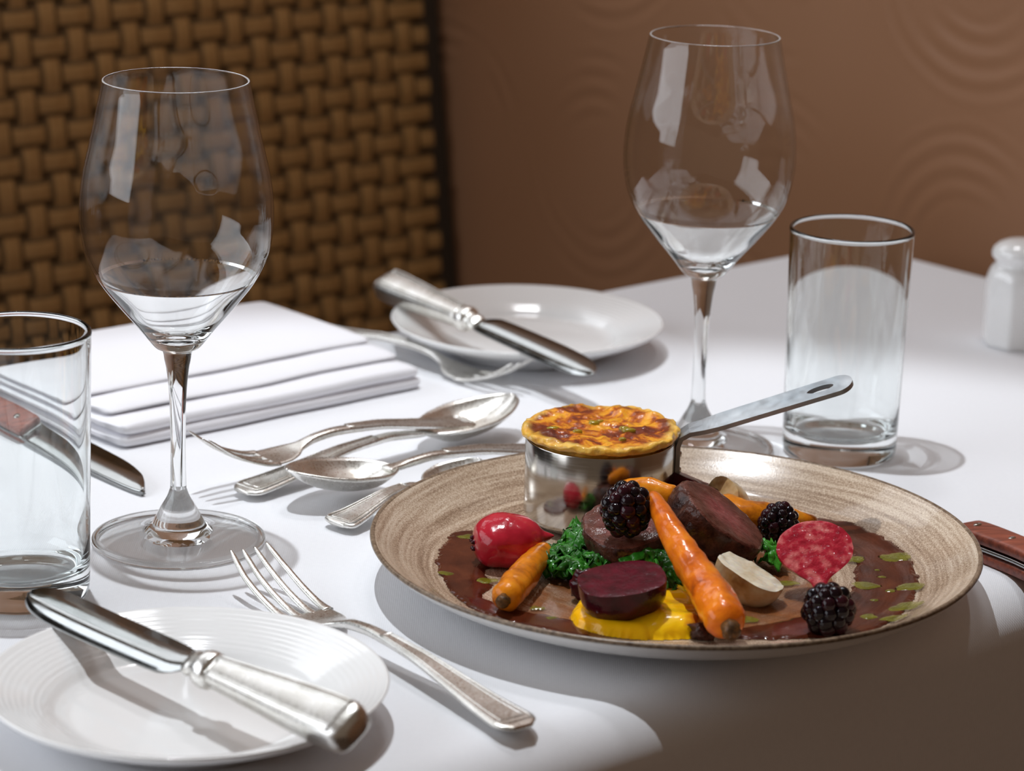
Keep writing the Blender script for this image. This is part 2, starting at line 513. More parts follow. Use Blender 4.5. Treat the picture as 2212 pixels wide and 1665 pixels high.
# ------------------------------------------------------------------ glassware
CAUST = []
def wine_glass(x, y, label):
    t = thing('wine_glass', (x, y, 0), label, 'wine glass', 'wine glasses on the table')
    # outer bowl from the neck up, over the rim, inner bowl down to the inner floor
    outer = [(0.0060, 0.0895), (0.0073, 0.0952), (0.0110, 0.0972), (0.0181, 0.1062), (0.0274, 0.1172), (0.0364, 0.1290), (0.0420, 0.1400), (0.0446, 0.1530), (0.0449, 0.1649), (0.0434, 0.1785), (0.0395, 0.1959), (0.0338, 0.2228)]
    op = [tuple(p) for p in crom(outer, 7)]
    inner = [(0.0327, 0.2228), (0.0384, 0.1959), (0.0423, 0.1785), (0.0438, 0.1649), (0.0435, 0.1530), (0.0408, 0.1405), (0.0350, 0.1300), (0.0258, 0.1190), (0.0160, 0.1085), (0.0085, 0.1030), (0.0, 0.1010)]
    ip = [tuple(p) for p in crom(inner, 7)]; ip[-1] = (0.0, 0.1010)
    rim = [(0.03325 + 0.00055 * math.cos(a), 0.2228 + 0.00055 * math.sin(a)) for a in np.linspace(0.2, PI - 0.2, 9)]
    V, F = lathe(op + rim + ip, 128, x, y)
    zf = [np.mean([V[i][2] for i in f]) for f in F]
    b = mesh('bowl', V, F, [M['glass'], M['thin_glass']], t, fm=[1 if 0.1300 < z < 0.2215 else 0 for z in zf])
    st = [tuple(p) for p in crom([(0.0039, 0.0270), (0.0036, 0.0400), (0.0036, 0.0520), (0.0041, 0.0732), (0.0052, 0.0850), (0.0060, 0.0895)], 6)]
    V, F = lathe(st, 64, x, y)
    s = mesh('stem', V, F, M['glass'], t)
    ft = [(0.0, 0.0024), (0.015, 0.0022), (0.030, 0.0017), (0.0375, 0.0015), (0.0390, 0.0008), (0.0400, 0.0002), (0.0408, 0.0004), (0.0414, 0.0014), (0.0415, 0.0022), (0.0410, 0.0029)]
    ft += [tuple(p) for p in crom([(0.0400, 0.0032), (0.0300, 0.0040), (0.0200, 0.0056), (0.0138, 0.0082), (0.0112, 0.0125), (0.0082, 0.0180), (0.0056, 0.0225), (0.0039, 0.0270)], 5)]
    V, F = lathe(ft, 96, x, y)
    rf = [np.mean([math.hypot(V[i][0] - x, V[i][1] - y) for i in f]) for f in F]
    zf = [np.mean([V[i][2] for i in f]) for f in F]
    f = mesh('foot', V, F, [M['glass'], M['thin_glass']], t, fm=[1 if 0.0165 < r < 0.0385 else 0 for r, z in zip(rf, zf)])
    CAUST.append(b)
    return t
wine_glass(-0.1576, 1.2996, 'empty wine glass nearest the viewer, beside the cut-off tumbler')
wine_glass(0.0997, 1.4722, 'empty wine glass behind the small handled saucepan')

def tumbler(x, y, label):
    t = thing('tumbler', (x, y, 0), label, 'tumbler', 'straight water tumblers')
    out = [(0.0, 0.0012), (0.022, 0.0010), (0.0270, 0.0003), (0.0290, 0.0006), (0.0301, 0.0022), (0.0305, 0.0060), (0.0309, 0.0300), (0.0318, 0.0800), (0.0327, 0.1210)]
    rim = [(0.0329, 0.1224), (0.0326, 0.1236), (0.0319, 0.1240), (0.0312, 0.1236), (0.0309, 0.1224)]
    inn = [(0.0308, 0.1210), (0.0301, 0.0800), (0.0292, 0.0300), (0.0287, 0.0190), (0.0276, 0.0150), (0.0250, 0.0128), (0.0200, 0.0117), (0.0100, 0.0111), (0.0, 0.0110)]
    V, F = lathe(out + rim + inn, 128, x, y)
    b = mesh('glass_body', V, F, M['soda'], t)
    CAUST.append(b)
    return t
tumbler(-0.2192, 1.2222, 'clear straight tumbler cut off by the left frame edge')
tumbler(0.1764, 1.4729, 'clear straight tumbler beside the far wine glass and pan handle')

# ------------------------------------------------------------------ plates
PX, PY = 0.0772, 1.254
_zp = stations([(0.0, 0.0085), (0.103, 0.0085), (0.113, 0.0098), (0.122, 0.0138), (0.131, 0.0194), (0.1385, 0.0252)], 8)
def zplate(r):
    return np.interp(r, _zp[:, 0], _zp[:, 1])
plate = thing('dinner_plate', (PX, PY, 0), 'large brown brush-glazed dinner plate holding the main course', 'plate')
V, F = lathe([(0, 0.0085)] + [tuple(p) for p in _zp[4:]], 160, PX, PY)
mesh('glazed_face', V, F, M['glaze'], plate)
V, F = lathe([(0.1385, 0.0252), (0.1397, 0.0258), (0.1405, 0.0254), (0.1408, 0.0245), (0.1403, 0.0236)], 160, PX, PY)
tag(mesh('rim_edge', V, F, M['rim'], plate), 'dark speckled bare rim line')
und = [tuple(p) for p in stations([(0.0865, 0.0022), (0.100, 0.0052), (0.115, 0.0095), (0.128, 0.0148), (0.137, 0.0205), (0.1403, 0.0236)], 5)]
V, F = lathe([(0, 0.004), (0.078, 0.004), (0.0795, 0.0006), (0.0815, 0.0), (0.0840, 0.0004), (0.0865, 0.0022)] + und[1:], 160, PX, PY)
tag(mesh('underside', V, F, M['under'], plate), 'plain white glazed underside')

def side_plate(x, y, label):
    t = thing('side_plate', (x, y, 0), label, 'plate', 'white side plates')
    top = stations([(0.0, 0.0052), (0.046, 0.0052), (0.0525, 0.0066), (0.0570, 0.0096), (0.0620, 0.0122), (0.0720, 0.0162), (0.0800, 0.0192)], 14)
    P = []
    for r, z in top:
        if 0.058 < r < 0.0785: z += 0.00007 * math.sin((r - 0.058) * 2 * PI / 0.0026)
        P.append((r, z))
    P[0] = (0.0, 0.0052)
    V, F = lathe(P + [(0.0811, 0.0199), (0.0817, 0.0194), (0.0812, 0.0184)], 128, x, y)
    mesh('upper_face', V, F, M['porcelain'], t)
    V, F = lathe([(0, 0.003), (0.044, 0.003), (0.0455, 0.0002), (0.0475, 0.0), (0.0500, 0.0020), (0.0600, 0.0074), (0.0720, 0.0126), (0.0800, 0.0168), (0.0812, 0.0184)], 128, x, y)
    mesh('underside', V, F, M['porcelain'], t)
    return t
side_plate(-0.1277, 1.0781, 'white side plate with ridged rim under the near butter knife')
side_plate(0.0080, 1.6645, 'white side plate under the far butter knife')

# ------------------------------------------------------------------ cutlery
def border(path, z_of, mtx, parent, r=0.00045):
    P = [(x, y, z_of(x, y)) for x, y in path]
    V, F = tube(P + [P[0]], r, 6, caps=False)
    mesh('handle_border', xf(V, mtx), F, M['silver'], parent)

HST = [(0.000, 0.0042, 0.0052, 0.0011), (0.0035, 0.0042, 0.0092, 0.0016), (0.0075, 0.0043, 0.0104, 0.0018), (0.020, 0.0050, 0.0094, 0.0018), (0.045, 0.0078, 0.0070, 0.0017), (0.075, 0.0108, 0.0046, 0.0018), (0.100, 0.0112, 0.0032, 0.0021), (0.118, 0.0094, 0.0029, 0.0022)]
def handle_border(mtx, parent):
    A = stations(HST, 6)
    def zt(x, y): return float(np.interp(x, A[:, 0], A[:, 1]) + np.interp(x, A[:, 0], A[:, 3]) * 0.97)
    for f in (0.80, 0.55):
        xs = [x for x in np.linspace(0.004 + (0.8 - f) * 0.012, 0.094, 30)]
        up = [(x, f * float(np.interp(x, A[:, 0], A[:, 2]))) for x in xs]
        border(up + [(x, -y) for x, y in up[::-1]], zt, mtx, parent, 0.00042)

def fork(E, T, label):
    L0 = 0.200
    t = thing('table_fork', (E[0], E[1], 0), label, 'fork', 'silver forks')
    mt = pose(E, T, L0)
    st = stations(HST + [(0.128, 0.0066, 0.0042, 0.0019), (0.136, 0.0042, 0.0092, 0.0014), (0.144, 0.0027, 0.0118, 0.0012), (0.1545, 0.0019, 0.0124, 0.0011)], 6)
    V, F = loft(st, 20, 2.8, dish=0.08)
    mesh('handle', xf(V, mt), F, M['silver'], t)
    handle_border(mt, t)
    for k in range(4):
        y = (k - 1.5) * 0.0072
        s2 = stations([(0.1520, 0.0020, 0.0028, 0.0011), (0.158, 0.0024, 0.0023, 0.0011), (0.170, 0.0052, 0.0019, 0.0011), (0.185, 0.0110, 0.0016, 0.0010), (0.196, 0.0172, 0.0013, 0.0008), (0.200, 0.0196, 0.0005, 0.0004)], 5)
        bow = [y * (1.0 + 0.05 * math.sin(PI * min(1, (r[0] - 0.15) / 0.05)) - 0.12 * max(0, (r[0] - 0.185) / 0.015)) for r in s2]
        V, F = loft(s2, 10, 2.2, yc=bow)
        V = [(a, b, c + 0.0010 * (abs(y) / 0.0108) ** 2) for a, b, c in V]
        mesh('tine', xf(V, mt), F, M['silver'], t)
    return t

def spoon(E, T, label, depth=0.0105, hwid=0.0205, group='silver table spoons'):
    L0 = 0.200
    t = thing('table_spoon', (E[0], E[1], 0), label, 'spoon', group)
    mt = pose(E, T, L0)
    st = stations(HST + [(0.127, 0.0082, 0.0034, 0.0018), (0.134, 0.0080, 0.0046, 0.0010)], 6)
    V, F = loft(st, 20, 2.8)
    mesh('handle', xf(V, mt), F, M['silver'], t)
    handle_border(mt, t)
    rows = []
    n = 26
    bw = stations([(0.128, 0.0030), (0.132, 0.0080), (0.140, 0.0148), (0.152, 0.0192), (0.166, 0.0205), (0.180, 0.0172), (0.190, 0.0120), (0.197, 0.0062), (0.200, 0.0012)], 6)
    zr = np.array([(0.128, 0.0086), (0.140, 0.0098), (0.160, 0.0112), (0.180, 0.0128), (0.200, 0.0150)])
    dp = stations([(0.128, 0.0004), (0.135, 0.0042), (0.148, depth * 0.93), (0.162, depth), (0.178, depth * 0.86), (0.192, depth * 0.45), (0.200, 0.0002)], 6)
    for x, w in bw:
        w *= hwid / 0.0205
        z = np.interp(x, zr[:, 0], zr[:, 1]); d = np.interp(x, dp[:, 0], dp[:, 1])
        rows.append([(x, w * s, z - d * (1 - abs(s) ** 2.3)) for s in np.linspace(-1, 1, n)])
    V, F = strips(rows, False)
    o = mesh('spoon_bowl', xf(V, mt), F, M['silver'], t)
    so = o.modifiers.new('wall', 'SOLIDIFY'); so.thickness = 0.0013; so.offset = 0
    return t

def butter_knife(E, T, roll, label, flip=-1):
    L0 = 0.205
    t = thing('butter_knife', (E[0], E[1], 0), label, 'knife', 'butter knives on side plates')
    mt = pose(E, T, L0) @ Matrix.Rotation(roll, 4, 'X') @ Matrix.Diagonal((1, flip, 1, 1))
    st = stations([(0.0, 0, 0.0055, 0.0035), (0.002, 0, 0.0088, 0.0060), (0.006, 0, 0.0102, 0.0070), (0.012, 0, 0.0104, 0.0072), (0.030, 0, 0.0096, 0.0068), (0.060, 0, 0.0076, 0.0060), (0.082, 0, 0.0062, 0.0054)], 6)
    V, F = loft(st, 24, 3.4)
    mesh('handle', xf(V, mt), F, M['silver'], t)
    def zt(x, y): return float(np.interp(x, st[:, 0], st[:, 3]) * 0.985)
    for f in (0.78, 0.55):
        xs = np.linspace(0.006, 0.080, 26)
        up = [(x, f * float(np.interp(x, st[:, 0], st[:, 2]))) for x in xs]
        border(up + [(x, -y) for x, y in up[::-1]], zt, mt, t, 0.0005)
    cl = stations([(0.081, 0, 0.0060, 0.0052), (0.0825, 0, 0.0078, 0.0068), (0.0855, 0, 0.0082, 0.0072), (0.0885, 0, 0.0076, 0.0066), (0.0900, 0, 0.0056, 0.0048), (0.0925, 0, 0.0052, 0.0042), (0.095, 0, 0.0060, 0.0036), (0.098, 0, 0.0050, 0.0020)], 5)
    V, F = loft(cl, 24, 2.2)
    mesh('bolster', xf(V, mt), F, M['silver'], t)
    up = stations([(0.0965, 0.0046), (0.102, 0.0058), (0.120, 0.0066), (0.150, 0.0072), (0.180, 0.0078), (0.192, 0.0074), (0.200, 0.0052), (0.2042, 0.0018), (0.205, 0.0002)], 6)
    lo = stations([(0.0965, -0.0046), (0.102, -0.0080), (0.108, -0.0102), (0.130, -0.0106), (0.160, -0.0104), (0.185, -0.0092), (0.196, -0.0072), (0.203, -0.0036), (0.205, -0.0002)], 6)
    rows = []
    for (x, a) in up:
        b = float(np.interp(x, lo[:, 0], lo[:, 1]))
        th = 0.0011
        rows.append([(x, a, th * 0.6), (x, a * 0.4 + b * 0.6, th * 0.5), (x, b, 0.0001), (x, b, -0.0001), (x, a * 0.4 + b * 0.6, -th * 0.5), (x, a, -th * 0.6)])
    V, F = strips(rows, True, True, True)
    o = mesh('blade', xf(V, mt), F, M['blade'], t)
    return t

def steak_knife(E, T, label, roll=0.0):
    L0 = 0.215
    t = thing('steak_knife', (E[0], E[1], 0), label, 'knife', 'wooden handled steak knives')
    mt = pose(E, T, L0) @ Matrix.Rotation(math.radians(roll), 4, 'X')
    for s in (1, -1):
        st = stations([(0.0, s * 0.0042, 0.0070, 0.0022), (0.003, s * 0.0044, 0.0092, 0.0030), (0.012, s * 0.0045, 0.0098, 0.0032), (0.040, s * 0.0045, 0.0086, 0.0032), (0.080, s * 0.0044, 0.0092, 0.0031), (0.101, s * 0.0040, 0.0092, 0.0027), (0.104, s * 0.0036, 0.0086, 0.0022)], 5)
        V, F = loft(st, 18, 4.5)
        mesh('handle_scale', xf(V, mt), F, M['redwood'], t)
    st = stations([(0.0005, 0, 0.0090, 0.0012), (0.012, 0, 0.0097, 0.0012), (0.040, 0, 0.0085, 0.0012), (0.080, 0, 0.0092, 0.0012), (0.106, 0, 0.0088, 0.0012)], 5)
    V, F = loft(st, 12, 6)
    mesh('tang', xf(V, mt), F, M['blade'], t)
    for x in (0.018, 0.052, 0.090):
        V, F = lathe([(0, 0.0079), (0.0020, 0.0079), (0.0024, 0.0074), (0.0024, 0.006)], 16)
        V = [(a + x, b, c) for a, b, c in V]
        mesh('rivet', xf(V, mt), F, M['steel'], t)
    up = stations([(0.104, 0.0086), (0.115, 0.0078), (0.150, 0.0074), (0.180, 0.0066), (0.200, 0.0036), (0.210, -0.0020), (0.215, -0.0075)], 6)
    lo = stations([(0.104, -0.0086), (0.112, -0.0100), (0.150, -0.0102), (0.185, -0.0100), (0.205, -0.0092), (0.215, -0.0078)], 6)
    rows = []
    for (x, a) in up:
        b = float(np.interp(x, lo[:, 0], lo[:, 1]))
        rows.append([(x, a, 0.0010), (x, b + 0.003, 0.0008), (x, b, 0.0), (x, b + 0.003, -0.0008), (x, a, -0.0010)])
    V, F = strips(rows, True, True, True)
    mesh('blade', xf(V, mt), F, M['blade'], t)
    return t

fork((0.0083, 1.0727, 0.0000), (-0.1181, 1.2368, 0.0000), 'silver fork lying between the near side plate and the dinner plate')
fork((-0.0220, 1.4710, 0.0080), (-0.1556, 1.3655, 0.0120), 'silver fork crossing under the spoon bowls, tines rising towards the near wine glass')
fork((-0.1231, 1.6860, 0.0000), (0.0064, 1.5659, 0.0000), 'silver fork beside the far side plate and napkin corner')
spoon((-0.1343, 1.3655, 0.0000), (0.0016, 1.4984, 0.0050), 'silver spoon with raised bowl behind the other spoon, beside the pan')
spoon((0.0338, 1.4547, 0.0000), (-0.1103, 1.3494, 0.0065), 'silver spoon with low bowl overlapping the other spoon handle by the plate')
spoon((-0.0839, 1.3197, 0.0000), (-0.0155, 1.3973, 0.0000), 'silver spoon slipped under the dinner plate rim, only its handle end showing', 0.008, 0.015)
butter_knife((-0.0550, 1.0034, 0.0300), (-0.2050, 1.1560, 0.0245), math.radians(-32), 'silver handled butter knife lying across the near side plate')
butter_knife((-0.0807, 1.7104, 0.0270), (0.0456, 1.5366, 0.0225), math.radians(24), 'silver handled butter knife lying across the far side plate')
steak_knife((-0.3215, 1.5359, 0.0083), (-0.1786, 1.3689, 0.0040), 'steak knife with red wooden handle half hidden behind the left tumbler', 22)
steak_knife((0.2584, 1.2661, 0.0083), (0.1832, 1.3848, 0.0045), 'steak knife with red wooden handle reaching out from the dinner plate rim to the right')

# ------------------------------------------------------------------ napkin
def napkin():
    A = Vector((-0.2053, 1.4384, 0.0000)); Bp = Vector((-0.0486, 1.5753, 0.0000))
    ux = (Bp - A); ux.z = 0; L = ux.length; ux.normalize()
    uy = Vector((-ux.y, ux.x, 0))
    t = thing('folded_napkin', (A.x, A.y, 0), 'white folded linen napkin lying behind the near wine glass', 'napkin')
    # each layer: (inset at front, start along, length, depth, z0, thickness)
    for i, (fy, s0, ln, dp, z0, th) in enumerate([(0.0, 0.0, L * 1.0, 0.150, 0.0004, 0.0066), (0.001, 0.001, L * 0.99, 0.150, 0.0066, 0.0066), (0.020, 0.004, L * 0.97, 0.132, 0.0124, 0.0046), (0.046, 0.006, L * 0.96, 0.106, 0.0164, 0.0044)]):
        rows = []
        ns = 40
        for k in range(ns + 1):
            f = k / ns
            s = s0 + ln * f
            e = 1.0
            ed = min(f, 1 - f) * ns
            if ed < 3: e = math.sqrt(max(0.02, 1 - (1 - ed / 3) ** 2))
            sag = 0.0012 * noise.noise(Vector((f * 4, i * 3.1, 0.3)))
            zc = z0 + th / 2 + (0.0010 * noise.noise(Vector((f * 3, i * 1.7, 5))) if i else 0)
            h = th / 2 * (0.25 + 0.75 * e)
            f0 = fy + sag + (1 - e) * 0.002; f1 = fy + dp
            ring = []
            for j in range(9):
                a = PI / 2 + PI * j / 8
                ring.append((f0 + h * (1 + math.cos(a)) * (1.0 if i < 2 else 5.0), zc + h * math.sin(a)))
            for q in (0.25, 0.5, 0.75): ring.append((f0 + (f1 - f0) * q, zc - h))
            for j in range(9):
                a = -PI / 2 + PI * j / 8
                ring.append((f1 - h * (1 - math.cos(a)), zc + h * math.sin(a)))
            for q in (0.75, 0.5, 0.25):
                ring.append((f0 + (f1 - f0) * q, zc + h + 0.0012 * noise.noise(Vector((f * 5, q * 3, i)))))
            if k in (0, ns): s += 0
            rows.append([tuple(A + ux * s + uy * y + Vector((0, 0, z))) for y, z in ring])
        V, F = strips(rows, True, True, True)
        o = mesh('folded_layer', V, F, M['napkin'], t)
        sb = o.modifiers.new('soft', 'SUBSURF'); sb.levels = 1; sb.render_levels = 1
    return t
napkin()

# ------------------------------------------------------------------ shaker
def shaker():
    c = (0.3101, 1.7103, 0.0000)
    x, y = c[0], c[1]
    t = thing('ceramic_shaker', (x, y, 0), 'white ceramic shaker cut off by the right frame edge', 'shaker')
    rows = []
    body = stations([(0.0, 0.0205), (0.002, 0.0218), (0.006, 0.0222), (0.030, 0.0222), (0.042, 0.0212), (0.0475, 0.0190), (0.0505, 0.0166)], 6)
    n = 64
    for z, r in body:
        k = max(0.0, 1 - max(0, z - 0.036) / 0.0145) if z > 0.036 else 1.0
        ring = []
        for j in range(n):
            a = 2 * PI * j / n
            o8 = math.cos(PI / 8) / math.cos(((a + PI / 8) % (PI / 4)) - PI / 8)
            rr = r * (1 + (o8 - 1) * 0.9 * k)
            ring.append((x + rr * math.cos(a), y + rr * math.sin(a), z))
        rows.append(ring)
    V, F = strips(rows, True, True, False)
    mesh('shaker_body', V, F, M['porcelain'], t)
    cap = [(0.0166, 0.0505), (0.0158, 0.0520), (0.0172, 0.0534), (0.0188, 0.0555), (0.0190, 0.0580), (0.0178, 0.0608), (0.0145, 0.0636), (0.0095, 0.0655), (0.004, 0.0662), (0, 0.0663)]
    V, F = lathe(cap, 64, x, y)
    c_ = mesh('domed_top', V, F, M['porcelain'], t)
    for k in range(5):
        a = 2 * PI * k / 5
        V, F = lathe([(0, 0.0005), (0.0009, 0.0003), (0.0010, 0.0)], 10, x + 0.005 * math.cos(a), y + 0.005 * math.sin(a), 0.0651)
        mesh('pour_hole', V, F, M['backing'], c_)
shaker()

# ------------------------------------------------------------------ food materials
def food(name, stops, scale, rough=0.3, coat=0.5, bump=0.3, bs=400.0, bd=0.0004, sss=0.0, detail=3.0, dist=0.0, sssr=(0.004, 0.002, 0.001), spec=None):
    g = NT(name)
    n = g.noise(scale, detail, 0.6, None, dist)
    col = g.ramp(n, *stops)
    if spec:
        col = g.mix(g.ramp(g.noise(spec[0], 2.0), (spec[1], 0.0), (spec[1] + 0.06, 1.0)), col, spec[2])
    kw = dict(Coat_Weight=min(1, coat * 1.3), Coat_Roughness=0.07, Coat_IOR=1.33, Coat_Normal=g.bump(g.noise(bs * 0.8, 2.0, 0.55), 0.4, 0.0007), Specular_IOR_Level=0.12)
    if sss: kw.update(Subsurface_Weight=sss, Subsurface_Radius=sssr, Subsurface_Scale=1.0)
    return g.pbr(col, rough, normal=g.bump(g.noise(bs, 3.0, 0.6), bump, bd), **kw)
M['carrot'] = food('roasted_orange_carrot', [(0.25, (0.22, 0.030, 0.004)), (0.42, (0.62, 0.125, 0.006)), (0.60, (0.80, 0.205, 0.008)), (0.8, (0.88, 0.32, 0.03))], 70.0, 0.28, 0.6, 0.45, 260.0, 0.0007, 0.15)
M['carrot_dark'] = food('charred_carrot_crown', [(0.3, (0.02, 0.012, 0.006)), (0.7, (0.16, 0.07, 0.02))], 300.0, 0.5, 0.3, 0.6, 500.0)
M['carrot_gold'] = food('golden_roasted_carrot', [(0.25, (0.28, 0.06, 0.004)), (0.5, (0.72, 0.22, 0.006)), (0.75, (0.82, 0.31, 0.015))], 90.0, 0.33, 0.5, 0.4, 300.0, 0.0005, 0.1)
M['beet_red'] = food('glazed_red_skin', [(0.3, (0.36, 0.010, 0.022)), (0.6, (0.56, 0.022, 0.045)), (0.85, (0.66, 0.10, 0.09))], 45.0, 0.2, 0.8, 0.25, 350.0, 0.0005, 0.1)
M['beet_dark'] = food('dark_purple_beet', [(0.3, (0.016, 0.0010, 0.004)), (0.7, (0.066, 0.003, 0.011))], 90.0, 0.25, 0.6, 0.3, 500.0)
M['beet_dark_cut'] = food('dark_purple_cut_beet', [(0.3, (0.034, 0.0006, 0.004)), (0.7, (0.105, 0.001, 0.012))], 150.0, 0.3, 0.2, 0.5, 700.0)
M['turnip'] = food('roasted_cream_turnip', [(0.28, (0.30, 0.13, 0.04)), (0.45, (0.64, 0.42, 0.20)), (0.66, (0.80, 0.68, 0.47))], 70.0, 0.3, 0.5, 0.3, 300.0, 0.0005, 0.2)
M['turnip_cut'] = food('cream_turnip_cut_face', [(0.28, (0.60, 0.47, 0.30)), (0.45, (0.74, 0.66, 0.50)), (0.7, (0.84, 0.80, 0.68))], 85.0, 0.3, 0.7, 0.3, 300.0, 0.0005, 0.25)
M['meat_crust'] = food('dark_seared_crust', [(0.3, (0.018, 0.006, 0.005)), (0.55, (0.075, 0.026, 0.018)), (0.8, (0.16, 0.06, 0.04))], 180.0, 0.35, 0.5, 0.9, 420.0, 0.0009)
M['puree'] = food('yellow_squash_puree', [(0.3, (0.95, 0.42, 0.003)), (0.5, (0.98, 0.54, 0.004)), (0.7, (0.98, 0.60, 0.008))], 30.0, 0.25, 0.6, 0.2, 90.0, 0.0012, 0.2, spec=(60.0, 0.66, (0.62, 0.20, 0.015)))
def meat_face():
    g = NT('sliced_venison_face')
    sep = g.n('SeparateXYZ', Vector=g.obj())
    n = g.noise(110.0, 4.0, 0.7)
    fib = g.noise(1.0, 3.0, 0.7, g.obj((300.0, 900.0, 300.0)))
    tx = g.math('ADD', g.math('MULTIPLY', n, 0.6), g.math('MULTIPLY', fib, 0.4))
    rim = g.ramp(tx, (0.3, (0.050, 0.014, 0.009)), (0.5, (0.118, 0.036, 0.024)), (0.72, (0.21, 0.075, 0.052)))
    core = g.ramp(tx, (0.3, (0.12, 0.024, 0.024)), (0.5, (0.24, 0.058, 0.055)), (0.72, (0.40, 0.13, 0.12)))
    at = g.n('Attribute', dict(attribute_name='core')).outputs['Fac']
    col = g.mix(g.ramp(g.math('ADD', at, g.math('MULTIPLY', g.noise(90.0, 2.0), 0.4)), (0.45, 1.0), (0.95, 0.0)), rim, core)
    return g.pbr(col, 0.36, normal=g.bump(fib, 0.9, 0.0010), Coat_Weight=0.6, Coat_IOR=1.3, Coat_Roughness=0.09, Coat_Normal=g.bump(g.noise(520.0, 2.0, 0.6), 0.5, 0.0006), Specular_IOR_Level=0.12)
M['meat'] = meat_face()
def pink_face():
    g = NT('pink_cut_face')
    x = g.obj()
    d = g.n('VectorMath', dict(operation='LENGTH'), i0=x).outputs['Value']
    rings = g.math('SINE', g.math('MULTIPLY', g.math('ADD', d, g.math('MULTIPLY', g.noise(120.0, 2.0), 0.004)), 1500.0))
    col = g.ramp(g.math('ADD', g.math('MULTIPLY', rings, 0.05), g.noise(170.0, 3.0)), (0.30, (0.34, 0.005, 0.020)), (0.50, (0.50, 0.020, 0.042)), (0.70, (0.76, 0.20, 0.19)))
    gr = g.noise(520.0, 3.0, 0.65)
    return g.pbr(col, 0.4, normal=g.bump(gr, 0.4, 0.0010), Coat_Weight=0.8, Coat_IOR=1.4, Coat_Roughness=0.06, Coat_Normal=g.bump(g.noise(420.0, 2.0, 0.55), 0.9, 0.0016), Specular_IOR_Level=0.15)
M['pink_cut'] = pink_face()
g = NT('blackberry_drupelet')
oi = g.n('ObjectInfo').outputs['Random']
M['berry'] = g.pbr(g.ramp(oi, (0.0, (0.004, 0.002, 0.004)), (0.6, (0.008, 0.002, 0.004)), (1.0, (0.030, 0.004, 0.008))), 0.10, Specular_IOR_Level=0.30)
g = NT('blackberry_core')
M['berry_core'] = g.pbr((0.012, 0.003, 0.006), 0.4)
M['kale'] = food('dark_green_kale', [(0.25, (0.008, 0.045, 0.005)), (0.5, (0.020, 0.135, 0.010)), (0.75, (0.06, 0.29, 0.020))], 120.0, 0.3, 0.5, 0.5, 500.0, 0.0005)
M['leaf'] = food('bright_green_leaf', [(0.25, (0.016, 0.12, 0.010)), (0.5, (0.035, 0.22, 0.016)), (0.75, (0.08, 0.34, 0.03))], 90.0, 0.28, 0.5, 0.4, 350.0, 0.0006)
def jus(name, alpha, cols, a0=None):
    g = NT(name)
    n = g.noise(70.0, 4.0, 0.6, None, 0.4)
    col = g.ramp(n, *cols)
    kw = dict(Coat_Weight=0.3, Coat_IOR=1.25, Coat_Roughness=0.04, Coat_Normal=g.bump(g.noise(120.0, 1.0), 0.12, 0.0006), Specular_IOR_Level=0.15)
    if a0 is not None:
        kw['Alpha'] = g.ramp(g.noise(55.0, 3.0, 0.6, None, 0.6), *a0)
    else:
        kw['Alpha'] = alpha
    return g.pbr(col, 0.14, **kw)
M['jus'] = jus('brown_jus', 0.93, [(0.3, (0.045, 0.008, 0.004)), (0.6, (0.105, 0.024, 0.010)), (0.8, (0.16, 0.045, 0.016))])
M['smear'] = jus('thin_jus_smear', 0.6, [(0.3, (0.20, 0.060, 0.020)), (0.7, (0.34, 0.130, 0.045))], ((0.32, 0.18), (0.60, 0.80)))
g = NT('green_herb_oil')
M['oil'] = g.pbr(g.ramp(g.noise(300.0, 2.0), (0.3, (0.13, 0.135, 0.008)), (0.7, (0.27, 0.265, 0.022))), 0.12, Alpha=0.66, Coat_Weight=0.5)

g = NT('golden_oil')
M['oil_gold'] = g.pbr((0.40, 0.30, 0.012), 0.15, Alpha=0.7, Coat_Weight=0.5)
def nz(p, s, seed=0.0):
    return noise.noise(Vector((p[0] * s + seed, p[1] * s - seed, p[2] * s + 2 * seed)))

# ------------------------------------------------------------------ pan
PC = (0.0434, 1.3225); PR = 0.0362; PZ = 0.0102; PH = 0.0412
pan = thing('sauce_pan', (PC[0], PC[1], PZ), 'small polished steel saucepan with long flat handle on the dinner plate', 'saucepan')
prof = [(0, 0), (PR - 0.0055, 0), (PR - 0.0025, 0.0006), (PR - 0.0008, 0.0020), (PR, 0.0045), (PR, PH - 0.0006), (PR - 0.0003, PH), (PR - 0.0008, PH), (PR - 0.0011, PH - 0.0006), (PR - 0.0011, 0.002), (0, 0.0015)]
V, F = lathe(prof, 128, PC[0], PC[1], PZ)
mesh('pan_body', V, F, M['steel'], pan)
# strap handle: down the pan wall, over a bend, out to a rounded end with a hole
_h0 = Vector((0.0800, 1.3245, 0.0510)); _h1 = Vector((0.1633, 1.3245, 0.0820))
hd = Vector((_h1.x - PC[0], _h1.y - PC[1], 0)).normalized()
hs = Vector((-hd.y, hd.x, 0))
hsr = (hs * math.cos(math.radians(13)) + Vector((0, 0, math.sin(math.radians(13))))) 
wall = Vector((PC[0], PC[1], 0)) + hd * (PR + 0.0010)
dist = (Vector((_h1.x, _h1.y, 0)) - wall).length
zt = _h1.z; zb = PZ + PH + 0.0035
pth = [(0.0, PZ + PH - 0.021), (0.0, PZ + PH - 0.012), (0.0, PZ + PH - 0.003), (0.0012, PZ + PH + 0.0012), (0.0055, zb + 0.0006), (0.012, zb + 0.0024)]
nst = 30
for k in range(1, nst + 1):
    f = k / nst
    pth.append((0.012 + (dist - 0.012) * f, zb + 0.0024 + (zt - zb - 0.0024) * f))
def hw_(s):
    w = 0.0062 + 0.0014 * min(1, max(0, s) / dist)
    e = dist - s
    if e < w: w = math.sqrt(max(1e-8, w * w - (w - e) ** 2))
    if s <= 0: w = 0.0056
    return w
V, F = [], []
